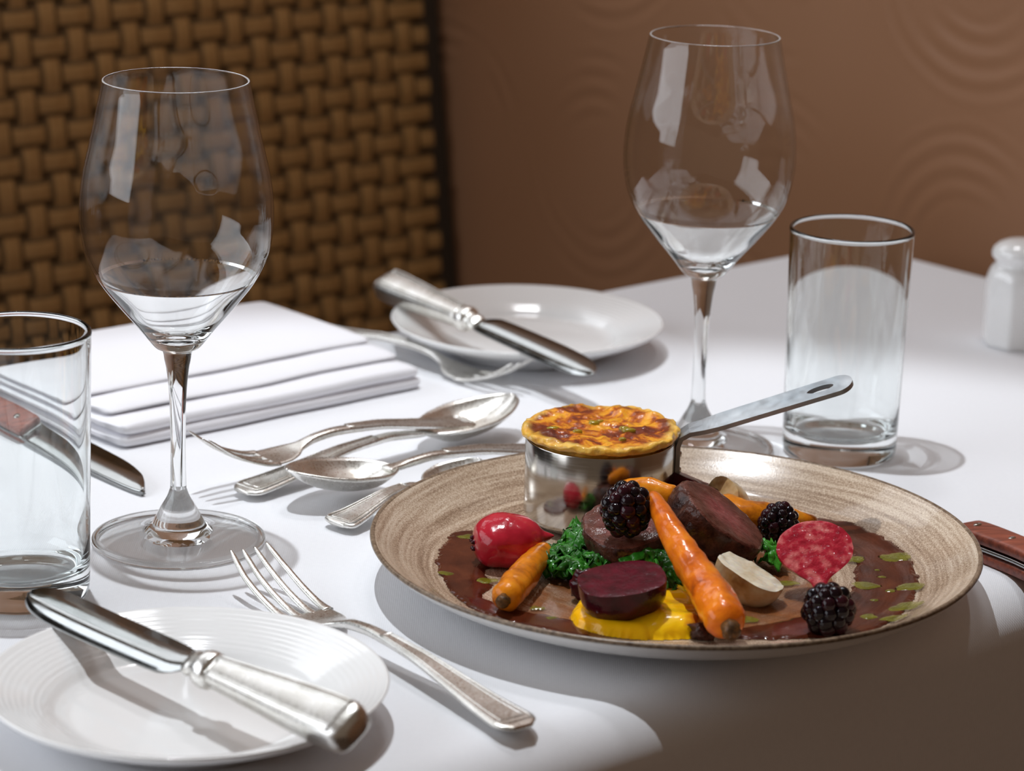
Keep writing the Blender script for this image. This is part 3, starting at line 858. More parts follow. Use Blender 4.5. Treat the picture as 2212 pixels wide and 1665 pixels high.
hc, hr = dist - 0.0150, 0.0062      # hole centre and half length
sec = []
ext = []
for s, z in pth: ext.append((s, z))
# denser samples around the end
rest = [p for p in ext if p[0] < hc - 0.009]
zs_ = lambda s: np.interp(s, [p[0] for p in ext[5:]], [p[1] for p in ext[5:]])
for k in range(0, 61):
    s = hc - 0.009 + (dist - (hc - 0.009)) * (1 - (1 - k / 60) ** 1.6)
    rest.append((s, float(zs_(s))))
TH = 0.0011
for i, (s, z) in enumerate(rest):
    s0, z0 = rest[max(i - 1, 0)]; s1, z1 = rest[min(i + 1, len(rest) - 1)]
    d = Vector((s1 - s0, z1 - z0)).normalized(); nn = Vector((-d.y, d.x))
    w = hw_(s)
    hq = 1 - ((s - hc) / hr) ** 2
    hole = 0.0026 * math.sqrt(hq) if hq > 0 else 0.0
    ring = []
    for y, q in ((-w, -1), (-w, 1), (-hole, 1), (hole, 1), (w, 1), (w, -1), (hole, -1), (-hole, -1)):
        hv = hs.lerp(hsr, min(1, max(0, s / 0.02)))
        p = wall + hd * (s + nn.x * TH * q) + hv * y
        ring.append((p.x, p.y, p.z + z + nn.y * TH * q))
    sec.append((ring, hole))
for i, (r, h) in enumerate(sec):
    V += r
for i in range(len(sec) - 1):
    a, b = i * 8, (i + 1) * 8
    hol = sec[i][1] > 0 or sec[i + 1][1] > 0
    for j in range(8):
        k = (j + 1) % 8
        if j in (2, 6):
            if hol: continue
        F.append((a + j, a + k, b + k, b + j))
    if hol:
        F.append((a + 2, a + 7, b + 7, b + 2)); F.append((a + 3, b + 3, b + 6, a + 6))
e = (len(sec) - 1) * 8
F.append((0, 1, 2, 7)); F.append((2, 3, 6, 7)); F.append((3, 4, 5, 6)); F.append((e, e + 1, e + 4, e + 5))
o = mesh('pan_handle', V, F, M['strap_steel'], pan, smooth=False)
for dz in (-0.008, -0.016):
    p = wall + hd * 0.0012
    V, F = lathe([(0, 0.0012), (0.0012, 0.0010), (0.0019, 0.0)], 14)
    mt = frame((p.x, p.y, PZ + PH + dz), hs, hd)
    mesh('rivet', xf(V, mt), F, M['steel'], pan)

# gratin filling the pan
def gratin_mat():
    g = NT('golden_gratin_crust')
    n = g.noise(58.0, 5.0, 0.62, None, 0.7)
    col = g.ramp(n, (0.30, (0.92, 0.52, 0.045)), (0.42, (0.84, 0.33, 0.014)), (0.485, (0.50, 0.11, 0.006)), (0.54, (0.20, 0.026, 0.004)), (0.72, (0.085, 0.010, 0.003)))
    sep = g.n('SeparateXYZ', Vector=g.obj())
    r = g.math('SQRT', g.math('ADD', g.math('MULTIPLY', sep.outputs[0], sep.outputs[0]), g.math('MULTIPLY', sep.outputs[1], sep.outputs[1])))
    edge = g.ramp(g.math('ADD', r, g.math('MULTIPLY', g.noise(120.0, 2.0), 0.006)), (0.0350, 0.0), (0.0395, 1.0))
    ecol = g.ramp(g.noise(140.0, 4.0, 0.6), (0.3, (0.94, 0.66, 0.18)), (0.55, (0.88, 0.48, 0.06)), (0.72, (0.66, 0.24, 0.02)))
    col = g.mix(edge, col, ecol)
    return g.pbr(col, 0.32, normal=g.bump(g.noise(260.0, 4.0, 0.6), 0.5, 0.0010), Coat_Weight=0.8, Coat_IOR=1.35, Coat_Roughness=0.08, Coat_Normal=g.bump(g.noise(300.0, 2.0, 0.6), 0.5, 0.0009), Specular_IOR_Level=0.2, Subsurface_Weight=0.1, Subsurface_Radius=(0.003, 0.0015, 0.0006))
M['gratin'] = gratin_mat()
GZ = PZ + PH
gr = thing('potato_gratin', (PC[0], PC[1], PZ + 0.002), 'golden browned gratin puffed over the rim of the small saucepan', 'gratin')
rows = []
gp = [(0.0340, -0.012), (0.0340, -0.001), (0.0346, 0.0010), (0.0362, 0.0014), (0.0374, 0.0022), (0.0378, 0.0032), (0.0370, 0.0048), (0.0348, 0.0054), (0.0315, 0.0052), (0.028, 0.0047), (0.024, 0.0042), (0.020, 0.0041), (0.016, 0.0042), (0.012, 0.0042), (0.008, 0.0042), (0.004, 0.0042), (0.0006, 0.0042)]
gp = [tuple(p) for p in crom(gp, 3)]
n = 150
for i, (r, z) in enumerate(gp):
    ring = []
    for j in range(n):
        a = 2 * PI * j / n
        p = Vector((r * math.cos(a), r * math.sin(a), z))
        q = max(0, min(1, (z + 0.0005) / 0.004))
        k = 1 + q * (0.035 * nz(p, 90, 1.0) + 0.03 * nz(p, 300, 4.0)) * (r / 0.037)
        dz = q * (0.0020 * nz(p, 95, 2.0) + 0.0011 * nz(p, 260, 7.0) + 0.0005 * nz(p, 620, 9.0))
        ring.append((PC[0] + p.x * k, PC[1] + p.y * k, GZ + z + dz))
    rows.append(ring)
V, F = strips(rows, True, False, True)
mesh('browned_crust', V, F, M['gratin'], gr)
V, F = lathe([(0, 0), (0.0340, 0), (0.0342, PH - 0.013)], 64, PC[0], PC[1], PZ + 0.002)
mesh('filling', V, F, M['puree'], gr)
for k in range(9):
    a = random.uniform(0, 2 * PI); r = random.uniform(0.004, 0.026); s = random.uniform(0.0010, 0.0028)
    V, F = lathe([(0, 0.0008), (s * 0.6, 0.0007), (s, 0.0002), (s * 1.02, -0.001)], 14, 0, 0, 0)
    V = [(PC[0] + r * math.cos(a) + x * random.uniform(1.2, 1.3), PC[1] + r * math.sin(a) + y * 0.8, GZ + 0.0042 + z + 0.002 * nz((r * math.cos(a), r * math.sin(a), 0.0080), 95, 2.0) + 0.0006) for x, y, z in V]
    mesh('oil_spot', V, F, M['oil_gold'], gr)

# ------------------------------------------------------------------ sauces and puree: shallow pools on the plate
def sdf_poly(P, X, Y):
    P = np.array(P); d = np.full(X.shape, 1e9); ins = np.zeros(X.shape, bool)
    for i in range(len(P)):
        a, b = P[i], P[(i + 1) % len(P)]
        e = b - a; wx, wy = X - a[0], Y - a[1]
        t = np.clip((wx * e[0] + wy * e[1]) / (e @ e), 0, 1)
        d = np.minimum(d, np.hypot(wx - e[0] * t, wy - e[1] * t))
        c = ((a[1] <= Y) & (b[1] > Y)) | ((b[1] <= Y) & (a[1] > Y))
        with np.errstate(divide='ignore', invalid='ignore'):
            xi = a[0] + (Y - a[1]) / (b[1] - a[1]) * e[0]
        ins ^= c & (X < xi)
    return np.where(ins, d, -d)
def pool(name, poly, step, height, ramp_w, mat, parent, namp, nsc, seed, relief=None, over=0.0):
    P = [tuple(p) for p in crom(list(poly) + [poly[0]], 5)][:-1]
    A = np.array(P); lo = A.min(0) - 0.004; hi = A.max(0) + 0.004
    xs = np.arange(lo[0], hi[0], step); ys = np.arange(lo[1], hi[1], step)
    X, Y = np.meshgrid(xs, ys)
    D = sdf_poly(P, X, Y)
    NZ = np.array([[noise.noise(Vector((x * nsc + seed, y * nsc, seed))) + 0.5 * noise.noise(Vector((x * nsc * 2.7, y * nsc * 2.7 + seed, seed))) for x in xs] for y in ys])
    D = D + namp * NZ
    q = np.clip(D / ramp_w, -1, 1)
    H = np.where(q > 0, np.sqrt(np.clip(1 - (1 - q) ** 2, 0, 1)) * height, 0.0)
    if relief is not None: H = H + np.where(q > 0, q, 0) * relief(X, Y)
    Zp = zplate(np.hypot(X - PX, Y - PY)) + over
    Z = Zp + H + 0.00025
    keep = D > -step * 1.6
    idx = -np.ones(X.shape, int); V = []; F = []
    for j in range(len(ys) - 1):
        for i in range(len(xs) - 1):
            if keep[j, i] and keep[j, i + 1] and keep[j + 1, i] and keep[j + 1, i + 1]:
                f = []
                for a, b in ((j, i), (j, i + 1), (j + 1, i + 1), (j + 1, i)):
                    if idx[a, b] < 0:
                        idx[a, b] = len(V); V.append((X[a, b], Y[a, b], Z[a, b]))
                    f.append(int(idx[a, b]))
                F.append(tuple(f))
    if parent is None:
        c = A.mean(0)
        o = mesh(name, V, F, mat, loc=(c[0], c[1], 0.0085))
    else:
        o = mesh(name, V, F, mat, parent)
    return o
def PL(*pts): return [tuple(p) for p in pts]
tag(pool('jus_smear', PL((0.0057, 1.1874), (0.0333, 1.2596), (0.0726, 1.2726), (0.1195, 1.2897), (0.1442, 1.2721), (0.1480, 1.2223), (0.1323, 1.1887), (0.0947, 1.1744), (0.0420, 1.1664), (0.0179, 1.1769)), 0.0013, 0.0003, 0.004, M['smear'], None, 0.004, 60.0, 3.0), 'thin brown jus smear streaked over the middle of the dinner plate', 'sauce', 'sauces on the plate')
jl = tag(pool('jus_pool', PL((-0.0325, 1.2549), (-0.0288, 1.2843), (-0.0204, 1.2994), (-0.0082, 1.2990), (0.0008, 1.2830), (-0.0044, 1.2565), (-0.0116, 1.2432), (-0.0067, 1.2269), (-0.0110, 1.2096), (0.0036, 1.1960), (0.0321, 1.1809), (0.0338, 1.1632), (0.0118, 1.1740), (-0.0087, 1.1879), (-0.0225, 1.2092), (-0.0288, 1.2331)), 0.0006, 0.0009, 0.0022, M['jus'], None, 0.0016, 120.0, 1.0), 'dark brown jus pool under the red beet on the plate left', 'sauce', 'sauces on the plate')
jr = tag(pool('jus_pool', PL((0.1363, 1.3323), (0.1588, 1.3307), (0.1747, 1.3118), (0.1861, 1.2858), (0.1888, 1.2510), (0.1827, 1.2197), (0.1704, 1.1922), (0.1553, 1.1756), (0.1347, 1.1710), (0.1022, 1.1674), (0.0948, 1.1761), (0.1200, 1.1878), (0.1378, 1.2037), (0.1543, 1.2228), (0.1619, 1.2543), (0.1628, 1.2834), (0.1522, 1.3093)), 0.0006, 0.0009, 0.0022, M['jus'], None, 0.0018, 110.0, 5.0), 'dark brown jus pool along the right side of the plate', 'sauce', 'sauces on the plate')
def oilspots(parent, pts, seed):
    rnd = random.Random(seed)
    for px, py, s in pts:
        n = 10
        poly = [(px + s * rnd.uniform(0.6, 1.25) * math.cos(2 * PI * k / n) * 1.3, py + s * rnd.uniform(0.6, 1.25) * math.sin(2 * PI * k / n)) for k in range(n)]
        pool('oil_spot', poly, max(0.0005, s * 0.16), 0.0004, 0.0008, M['oil'], parent, 0.0004, 300.0, seed, over=0.0009)
oilspots(jl, [(*(-0.0180, 1.2899), 0.0035), (*(-0.0087, 1.2301), 0.0034), (*(-0.0281, 1.2379), 0.0022), (*(0.0138, 1.1959), 0.0024), (*(0.0199, 1.1847), 0.0016)], 3)
oilspots(jr, [(*(0.1826, 1.2766), 0.0058), (*(0.1846, 1.2357), 0.0050), (*(0.1794, 1.2081), 0.0055), (*(0.1724, 1.1928), 0.0045), (*(0.1639, 1.2380), 0.0048), (*(0.1635, 1.2741), 0.0040), (*(0.1730, 1.2497), 0.0014), (*(0.1720, 1.2591), 0.0010), (*(0.1751, 1.2312), 0.0016), (*(0.1662, 1.2184), 0.0012), (*(0.1058, 1.1898), 0.0038), (*(0.0962, 1.1680), 0.0030), (*(0.1283, 1.2378), 0.0036), (*(0.1618, 1.1973), 0.0030)], 8)
def swirl(X, Y):
    u = (X - 0.085) * 240 + 1.6 * np.sin((Y - 1.2) * 260); v = (Y - 1.205) * 420
    return 0.0014 * np.sin(u * 0.35 + v * 0.32) + 0.0004 * np.sin(u * 0.9 - v * 0.5)
tag(pool('squash_puree', PL((0.0285, 1.1882), (0.0348, 1.2024), (0.0489, 1.2065), (0.0637, 1.2155), (0.0770, 1.2227), (0.0851, 1.2065), (0.0906, 1.1833), (0.0821, 1.1677), (0.0699, 1.1645), (0.0538, 1.1640), (0.0379, 1.1695), (0.0309, 1.1757)), 0.0007, 0.0072, 0.0075, M['puree'], None, 0.0010, 110.0, 9.0, swirl), 'bright yellow puree swoosh under the dark beet and long carrot', 'puree')

# ------------------------------------------------------------------ vegetables
def carrot(path, radii, label, mat='carrot', seed=1.0, ends=(True, True), dark=(False, True), amp=0.10):
    P = crom(path, 8); R = [float(q[0]) for q in crom([(r,) for r in radii], 8)]
    lo = min(p[2] - r for p, r in zip(path, radii))
    t = thing('roasted_carrot', (path[0][0], path[0][1], lo), label, 'carrot', 'roasted baby carrots')
    # round both ends
    d0 = Vector(P[0]) - Vector(P[1]); d1 = Vector(P[-1]) - Vector(P[-2]); d0.normalize(); d1.normalize()
    pre = [(Vector(P[0]) + d0 * R[0] * math.sin(a), R[0] * math.cos(a)) for a in (1.45, 1.2, 0.9, 0.5)]
    post = [(Vector(P[-1]) + d1 * R[-1] * 0.8 * math.sin(a), R[-1] * math.cos(a)) for a in (0.5, 0.9, 1.2, 1.45)]
    PP = [p for p, _ in pre] + [Vector(p) for p in P] + [p for p, _ in post]
    RR = [r for _, r in pre] + R + [r for _, r in post]
    # wrinkle rings
    RR = [r * (1 + 0.035 * noise.noise(Vector((i * 0.55, seed, 0)))) for i, r in enumerate(RR)]
    V, F = tube(PP, RR, 28, amp, 190.0)
    mesh('carrot_root', V, F, M[mat], t)
    if dark[1]:
        e = Vector(P[-1]) + d1 * R[-1] * 0.72; r = R[-1] * 0.46
        V, F = tube([e, e + d1 * r * 0.7, e + d1 * r * 1.2, e + d1 * r * 1.5], [r, r * 1.02, r * 0.85, r * 0.4], 18, 0.3, 500.0)
        tag(mesh('stalk_stub', V, F, M['carrot_dark'], t), 'charred dark stalk stub')
    if dark[0]:
        e = Vector(P[0]) + d0 * R[0] * 0.5; r = R[0] * 0.72
        V, F = tube([e - d0 * r * 0.4, e + d0 * r * 0.6, e + d0 * r * 1.0], [r * 0.98, r * 0.85, r * 0.35], 18, 0.3, 500.0)
        tag(mesh('stalk_stub', V, F, M['carrot_dark'], t), 'charred dark stalk stub')
    return t
carrot([(0.0660, 1.2400, 0.0475), (0.0712, 1.2227, 0.0420), (0.0785, 1.2039, 0.0345), (0.0863, 1.1848, 0.0275), (0.0919, 1.1670, 0.0235), (0.0944, 1.1567, 0.0215)], [0.0038, 0.0056, 0.0070, 0.0084, 0.0094, 0.0090], 'long orange carrot leaning from the meat slices down into the yellow puree', 'carrot', 2.0)
carrot([(0.0162, 1.2475, 0.0180), (0.0115, 1.2329, 0.0172), (0.0049, 1.2094, 0.0166), (0.0003, 1.1914, 0.0165)], [0.0045, 0.0062, 0.0070, 0.0068], 'short orange carrot with blackened end leaning beside the red beet', 'carrot_gold', 5.0)
carrot([(0.1030, 1.2998, 0.0225), (0.1151, 1.2980, 0.0200), (0.1316, 1.3083, 0.0165), (0.1462, 1.3143, 0.0135)], [0.0088, 0.0088, 0.0070, 0.0040], 'golden carrot lying behind the right-hand meat slice and blackberry', 'carrot_gold', 8.0, dark=(False, False))
carrot([(0.0529, 1.2736, 0.0410), (0.0635, 1.2684, 0.0430), (0.0751, 1.2629, 0.0420)], [0.0040, 0.0056, 0.0050], 'small golden carrot tucked between the saucepan and the meat slices', 'carrot_gold', 11.0, dark=(False, False))

def half_root(mt, prof, name, label, skin, cut, cat, group, seed, flat_amp=0.0003, squash=1.0, namp=0.05, cutname='cut_face'):
    """half of a turned root: axis along local x, cut face in the local xy plane (facing +z), round side below"""
    V = []; rows = []
    A = crom(prof, 6)
    n = 22
    for x, r in A:
        r = max(float(r), 0.0002)
        ring = []
        for j in range(n + 1):
            a = PI + PI * j / n
            p = Vector((float(x), r * math.cos(a), r * squash * math.sin(a)))
            k = 1 + namp * nz(p, 120, seed) + namp * 0.35 * nz(p, 420, seed + 3)
            ring.append((p.x, p.y * k, p.z * k))
        rows.append(ring)
    W, F = strips(rows, False)
    bb = xf(W, mt); lo = min(bb, key=lambda p: p[2])
    t = thing(name, (mt[0][3], mt[1][3], lo[2]), label, cat, group)
    mesh('skin', bb, F, M[skin], t)
    rows2 = []
    m = 12
    for r in rows:
        a, b = Vector(r[0]), Vector(r[-1])
        rows2.append([tuple(a.lerp(b, k / m) + Vector((0, 0, flat_amp * (1 if 0 < k < m else 0) * (0.6 + nz(a.lerp(b, k / m), 300, seed))))) for k in range(m + 1)])
    W, F = strips(rows2, False)
    o = mesh(cutname, xf(W, mt), F, M[cut], t)
    return t
def whole_root(mt, prof, label, skin, seed):
    rows = []
    for x, r in crom(prof, 6):
        r = max(float(r), 0.0002); ring = []
        for j in range(40):
            a = 2 * PI * j / 40
            p = Vector((float(x), r * 1.05 * math.cos(a), r * 0.86 * math.sin(a)))
            k = 1 + 0.09 * nz(p, 110, seed) + 0.03 * nz(p, 380, seed + 3)
            ring.append((p.x, p.y * k, p.z * k))
        rows.append(ring)
    V, F = strips(rows, True, True, True); V = xf(V, mt)
    t = thing('baby_beet', (mt[0][3], mt[1][3], min(v[2] for v in V)), label, 'beet', 'beets on the plate')
    mesh('beet_root', V, F, M[skin], t)
    rows = []
    for k in range(5):
        a = 2 * PI * k / 5
        x0 = float(prof[0][0])
        P = [mt @ Vector((x0 + 0.0010, 0.0030 * math.cos(a), 0.0026 * math.sin(a))), mt @ Vector((x0 - 0.0012, 0.0036 * math.cos(a), 0.0030 * math.sin(a)))]
        rows.append(P)
        V, F = tube([P[0], (P[0] + P[1]) / 2, P[1]], [0.0012, 0.0011, 0.0006], 8)
        mesh('stalk_stub', V, F, M['beet_dark'], t)
    return t
TEAR = [(-0.0150, 0.0003), (-0.0146, 0.0048), (-0.0128, 0.0096), (-0.0090, 0.0146), (-0.0030, 0.0170), (0.0035, 0.0155), (0.0085, 0.0106), (0.0120, 0.0062), (0.0145, 0.0038), (0.0180, 0.0026), (0.0225, 0.0017), (0.0238, 0.0003)]
# pink half beet on the right: cut face to the viewer, tail hanging down to the front
c_ = (0.1389, 1.2236, 0.0300)
half_root(frame(c_, (0.10, -0.54, -0.82), (-0.02, -0.76, 0.62)), [(x * 1.0, r * 1.02) for x, r in TEAR], 'halved_beet', 'halved pink beet with glistening cut face beside the right-hand blackberries', 'beet_red', 'pink_cut', 'beet', 'beets on the plate', 1.0, 0.0004, 0.85)
# red half beet on the left: round side up
c_ = (0.0003, 1.2558, 0.0205)
whole_root(frame(c_, (0.95, 0.16, 0.10), (-0.05, -0.10, 1.0)), [(-0.0165, 0.0003), (-0.0160, 0.0055), (-0.0140, 0.0100), (-0.0085, 0.0134), (0.0, 0.0142), (0.0080, 0.0122), (0.0135, 0.0076), (0.0165, 0.0036), (0.0195, 0.0017), (0.0215, 0.0004)], 'glossy red baby beet lying in the left jus pool', 'beet_red', 4.0)
# dark beet in front
DK = [(-0.0190, 0.0004), (-0.0184, 0.0066), (-0.0160, 0.0106), (-0.0100, 0.0142), (0.0, 0.0155), (0.0100, 0.0144), (0.0160, 0.0110), (0.0186, 0.0068), (0.0192, 0.0004)]
c_ = (0.0502, 1.1809, 0.0300)
half_root(frame(c_, (0.97, 0.20, 0.10), (-0.10, -0.14, 0.98)), DK, 'halved_beet', 'dark purple beet half with flat top set on the yellow puree', 'beet_dark', 'beet_dark_cut', 'beet', 'beets on the plate', 7.0, 0.0004, 1.38)
# dark wedge behind the pan
c_ = (0.0870, 1.3260, 0.0310)
half_root(frame(c_, (0.80, -0.35, -0.45), (0.35, 0.20, 0.90)), [(x * 0.95, r * 0.75) for x, r in DK], 'halved_beet', 'dark purple beet piece standing between the saucepan and the cream turnip behind', 'beet_dark', 'beet_dark_cut', 'beet', 'beets on the plate', 9.0, 0.0004, 1.9)
TN_ = [(-0.0160, 0.0004), (-0.0155, 0.0050), (-0.0135, 0.0082), (-0.0080, 0.0108), (0.0, 0.0118), (0.0080, 0.0112), (0.0130, 0.0084), (0.0155, 0.0048), (0.0162, 0.0004)]
c_ = (0.1095, 1.2150, 0.0225)
half_root(frame(c_, (0.80, -0.52, -0.22), (0.36, -0.06, 0.93)), TN_, 'halved_turnip', 'cream halved turnip with pale cut face in front of the right-hand meat slice', 'turnip', 'turnip_cut', 'turnip', 'halved turnips', 2.0, 0.0009, 1.22, 0.08)
c_ = (0.1008, 1.3112, 0.0240)
half_root(frame(c_, (0.75, 0.25, 0.55), (-0.72, -0.50, 0.45)), [(x * 0.72, r * 1.05) for x, r in TN_], 'halved_turnip', 'browned cream turnip half standing behind the right-hand meat slice', 'turnip', 'turnip', 'turnip', 'halved turnips', 6.0, 0.0003, 1.3)

# small dark shallot pieces
def lump(c, rx, ry, rz, name, label, mat, cat, seed, amp=0.35):
    rows = []
    for i in range(1, 14):
        a = PI * i / 14
        ring = []
        for j in range(20):
            b = 2 * PI * j / 20
            p = Vector((math.sin(a) * math.cos(b), math.sin(a) * math.sin(b), -math.cos(a)))
            k = 1 + amp * nz(p, 1.8, seed) + amp * 0.5 * nz(p, 5.0, seed)
            ring.append((c[0] + p.x * rx * k, c[1] + p.y * ry * k, c[2] + p.z * rz * k))
        rows.append(ring)
    V, F = strips(rows, True, True, True)
    o = mesh(name, V, F, M[mat], loc=(c[0], c[1], c[2] - rz))
    tag(o, label, cat)
    return o
lump((0.0348, 1.2096, 0.0165), 0.0065, 0.0060, 0.0070, 'shallot_piece', 'small dark caramelised shallot piece beside the dark beet', 'beet_dark', 'shallot', 3.0)
lump((0.0860, 1.1663, 0.0125), 0.0065, 0.0045, 0.0035, 'shallot_piece', 'sticky black shallot scrap at the foot of the long carrot', 'meat_crust', 'shallot', 6.0, 0.6)

# ------------------------------------------------------------------ meat
def medallion(mt, ru, rv, th, label, seed):
    """cut face in local xy at z=0, seared rind going down to z=-th"""
    n = 72
    def rad(a, s=1.0):
        p = Vector((math.cos(a), math.sin(a), 0))
        k = 1 + 0.10 * nz(p, 1.3, seed) + 0.04 * nz(p, 3.5, seed)
        return (ru * k * p.x * s, rv * k * p.y * s)
    fr = []
    for s in (0.01, 0.2, 0.4, 0.6, 0.75, 0.88, 0.96, 1.0):
        ring = []
        for j in range(n):
            x, y = rad(2 * PI * j / n, s)
            z = 0.0008 * nz((x, y, 0), 160, seed) + 0.0004 * nz((x, y, 0), 500, seed) - (0.0008 if s == 1.0 else 0)
            ring.append((x, y, z))
        fr.append(ring)
    cr = [fr[-1]]
    for z, s in ((-0.0018, 1.03), (-th * 0.35, 1.05), (-th * 0.65, 1.04), (-th * 0.9, 0.98), (-th, 0.85)):
        ring = []
        for j in range(n):
            x, y = rad(2 * PI * j / n, s)
            k = 1 + 0.06 * nz((x, y, z), 150, seed + 2) + 0.03 * nz((x, y, z), 420, seed + 5)
            ring.append((x * k, y * k, z))
        cr.append(ring)
    W1, F1 = strips(fr, True, True, False)
    W2, F2 = strips(cr, True, False, True)
    W1, W2 = xf(W1, mt), xf(W2, mt)
    lo = min(p[2] for p in W2)
    t = thing('venison_slice', (mt[0][3], mt[1][3], lo), label, 'meat', 'venison slices')
    o = mesh('cut_face', W1, F1, M['meat'], t)
    ca = o.data.attributes.new('core', 'FLOAT', 'POINT')
    ca.data.foreach_set('value', [s for s in (0.01, 0.2, 0.4, 0.6, 0.75, 0.88, 0.96, 1.0) for _ in range(72)])
    tag(mesh('seared_crust', W2, F2, M['meat_crust'], t), 'dark seared outer crust')
    return t
medallion(frame((0.0545, 1.2518, 0.0325), (1, 0.1, -0.05), (-0.10, -0.24, 0.97)), 0.0196, 0.0215, 0.0165, 'brown venison slice lying flat with a blackberry on top', 1.0)
medallion(frame((0.0996, 1.2530, 0.0370), (0.80, -0.05, -0.60), (0.56, -0.16, 0.80)), 0.0228, 0.0185, 0.0170, 'pink-centred venison slice leaning to the right of the long carrot', 5.0)

# ------------------------------------------------------------------ blackberries
bm_v, bm_f = lathe([(0, -1)] + [(math.cos(a), math.sin(a)) for a in np.linspace(-1.2, 1.2, 7)] + [(0, 1)], 12)
drup = bpy.data.meshes.new('drupelet'); drup.from_pydata(bm_v, [], bm_f); drup.materials.append(M['berry'])
drup.polygons.foreach_set('use_smooth', [True] * len(bm_f)); drup.update()
def blackberry(c, rx, rz, axis, label, seed):
    rnd = random.Random(seed)
    ax = Vector(axis).normalized()
    mt = frame(c, (1, 0.2, 0), ax)
    lo = c[2] - max(rx, rz * abs(ax.z))
    t = thing('blackberry', (c[0], c[1], lo), label, 'blackberry', 'blackberries on the dinner plate')
    rows = [(rx * 0.80 * math.cos(a), rz * 0.80 * math.sin(a)) for a in np.linspace(-1.5, 1.5, 9)]
    V, F = lathe(rows, 20)
    mesh('berry_core', xf(V, mt), F, M['berry_core'], t)
    base = Vector(wloc(t)) - Vector((0, 0, Z0))
    for li, (lat, cnt) in enumerate([(-60, 5), (-34, 8), (-9, 9), (16, 9), (42, 7), (68, 4), (90, 1)]):
        la = math.radians(lat)
        for k in range(cnt):
            lo_ = 2 * PI * (k + 0.5 * (li % 2)) / cnt + rnd.uniform(-0.08, 0.08)
            p = Vector((rx * 0.80 * math.cos(la) * math.cos(lo_), rx * 0.80 * math.cos(la) * math.sin(lo_), rz * 0.82 * math.sin(la)))
            s = rx * rnd.uniform(0.30, 0.36)
            o = bpy.data.objects.new('drupelet', drup); C.objects.link(o); o.parent = t
            q = mt @ p
            o.location = q - base
            o.scale = (s * 1.02, s * 1.02, s * rnd.uniform(0.92, 1.1))
    return t
blackberry((0.0534, 1.2356, 0.0435), 0.0108, 0.0125, (0.05, -0.1, 1), 'blackberry sitting on top of the flat venison slice', 1)
blackberry((0.1277, 1.2871, 0.0215), 0.0088, 0.0100, (0.3, 0.1, 0.9), 'blackberry behind the pink halved beet', 2)
blackberry((0.1408, 1.1769, 0.0200), 0.0108, 0.0112, (-0.1, -0.2, 1), 'blackberry in the jus at the front right of the plate', 3)

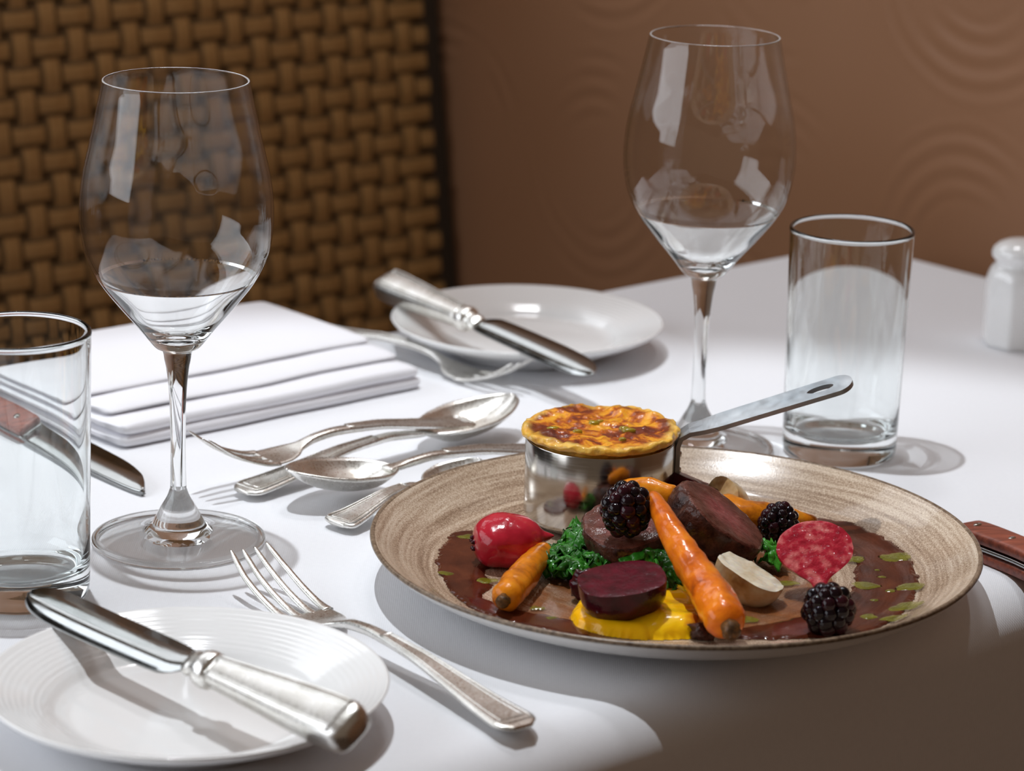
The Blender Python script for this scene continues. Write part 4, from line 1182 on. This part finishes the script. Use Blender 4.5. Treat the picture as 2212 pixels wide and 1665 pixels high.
# ------------------------------------------------------------------ greens
def kale_leaf(c, d, length, width, label, seed, mat='kale', ruff=1.0, lift=0.006, fine=1.0):
    """ruffled leaf: midrib from c along d; ruffles grow towards the edges"""
    rnd = random.Random(seed)
    d = Vector(d).normalized(); s = Vector((0, 0, 1)).cross(d).normalized(); up = Vector((0, 0, 1))
    ns, nw = int(46 * fine) + 8, 15
    rows = []
    for i in range(ns + 1):
        f = i / ns
        w = width * (math.sin(PI * min(1, f * 0.92 + 0.06)) ** 0.6)
        mid = Vector(c) + d * length * (f - 0.5) + up * lift * math.sin(PI * f)
        ring = []
        for j in range(nw):
            q = 2 * j / (nw - 1) - 1
            a = abs(q)
            ph = f * length * 1500 * fine + (3.0 if q > 0 else 0.5)
            r1 = math.sin(ph + 2.5 * noise.noise(Vector((f * 6, q * 2, seed))))
            r2 = math.sin(ph * 2.3 + 1.3 + seed + 3 * noise.noise(Vector((f * 9, q * 3, seed + 5))))
            amp = ruff * (0.0030 * a ** 1.5)
            z = amp * r1 + amp * 0.6 * r2 - width * 0.35 * a * a + 0.0012 * noise.noise(Vector((f * 8, q * 4, seed)))
            off = w * q * (1 - 0.18 * a) + amp * 0.7 * math.cos(ph * 1.1) * (1 if q > 0 else -1)
            p = mid + s * off + d * amp * 0.9 * math.cos(ph * 1.7 + q) + up * z
            zmin = float(zplate(math.hypot(p.x - PX, p.y - PY))) + 0.0008
            if p.z < zmin: p.z = zmin + 0.0004 * abs(r1)
            ring.append(tuple(p))
        rows.append(ring)
    V, F = strips(rows, False)
    lo = min(v[2] for v in V)
    t = thing('kale_leaf' if mat == 'kale' else 'spinach_leaf', (c[0], c[1], lo), label, 'kale' if mat == 'kale' else 'leaf', 'wilted greens on the plate')
    o = mesh('leaf_blade', V, F, M[mat], t)
    so = o.modifiers.new('thick', 'SOLIDIFY'); so.thickness = 0.0005
    rib = [tuple(Vector(r[nw // 2]) + Vector((0, 0, 0.0002))) for r in rows]
    V, F = tube(rib, [0.0009 * (1 - 0.75 * i / ns) for i in range(ns + 1)], 6)
    mesh('midrib', V, F, M['leaf'], t)
    return t
kale_leaf((0.0328, 1.2541, 0.0200), (0.5, 0.9, 0.5), 0.030, 0.0095, 'curly kale leaf rising against the saucepan and flat venison slice', 1, lift=0.006)
kale_leaf((0.0254, 1.2484, 0.0150), (0.95, -0.1, 0.1), 0.026, 0.0100, 'curly kale leaf at the left end of the greens beside the short carrot', 2)
kale_leaf((0.0289, 1.2345, 0.0140), (0.8, -0.6, 0), 0.024, 0.0090, 'curly kale leaf lying lowest in front of the greens, left of the dark beet', 3)
kale_leaf((0.0453, 1.2472, 0.0140), (1, 0.05, 0), 0.032, 0.0090, 'curly kale leaf under the front of the flat venison slice', 4)
kale_leaf((0.0620, 1.2344, 0.0215), (0.98, 0.2, 0.05), 0.024, 0.0085, 'smooth bright green leaf above the dark beet', 5, 'leaf', 0.35, 0.004, 0.5)
kale_leaf((0.0725, 1.2294, 0.0180), (0.4, -0.9, -0.2), 0.028, 0.0090, 'curly kale leaf between the dark beet and the long carrot', 6)
kale_leaf((0.0206, 1.2429, 0.0130), (0.9, -0.4, 0), 0.022, 0.0085, 'curly kale leaf half under the short carrot tip', 12)
kale_leaf((0.0412, 1.2390, 0.0150), (0.95, -0.2, 0), 0.026, 0.0085, 'curly kale leaf just behind the dark beet and shallot piece', 13)
kale_leaf((0.0712, 1.2148, 0.0135), (0.7, -0.7, 0), 0.014, 0.0060, 'small kale scrap touching the puree beside the dark beet', 7)
kale_leaf((0.0940, 1.2549, 0.0170), (0.8, -0.5, 0), 0.022, 0.0070, 'kale leaf peeping out between the long carrot and the leaning venison slice', 8)
kale_leaf((0.1201, 1.2593, 0.0160), (0.6, -0.7, -0.1), 0.022, 0.0080, 'green leaf between the leaning venison slice and the pink beet', 9, 'leaf', 0.9, 0.005, 0.7)

# light passing through the glassware
for o in CAUST:
    o.cycles.is_caustics_caster = True
for o in (cloth,):
    o.cycles.is_caustics_receiver = True
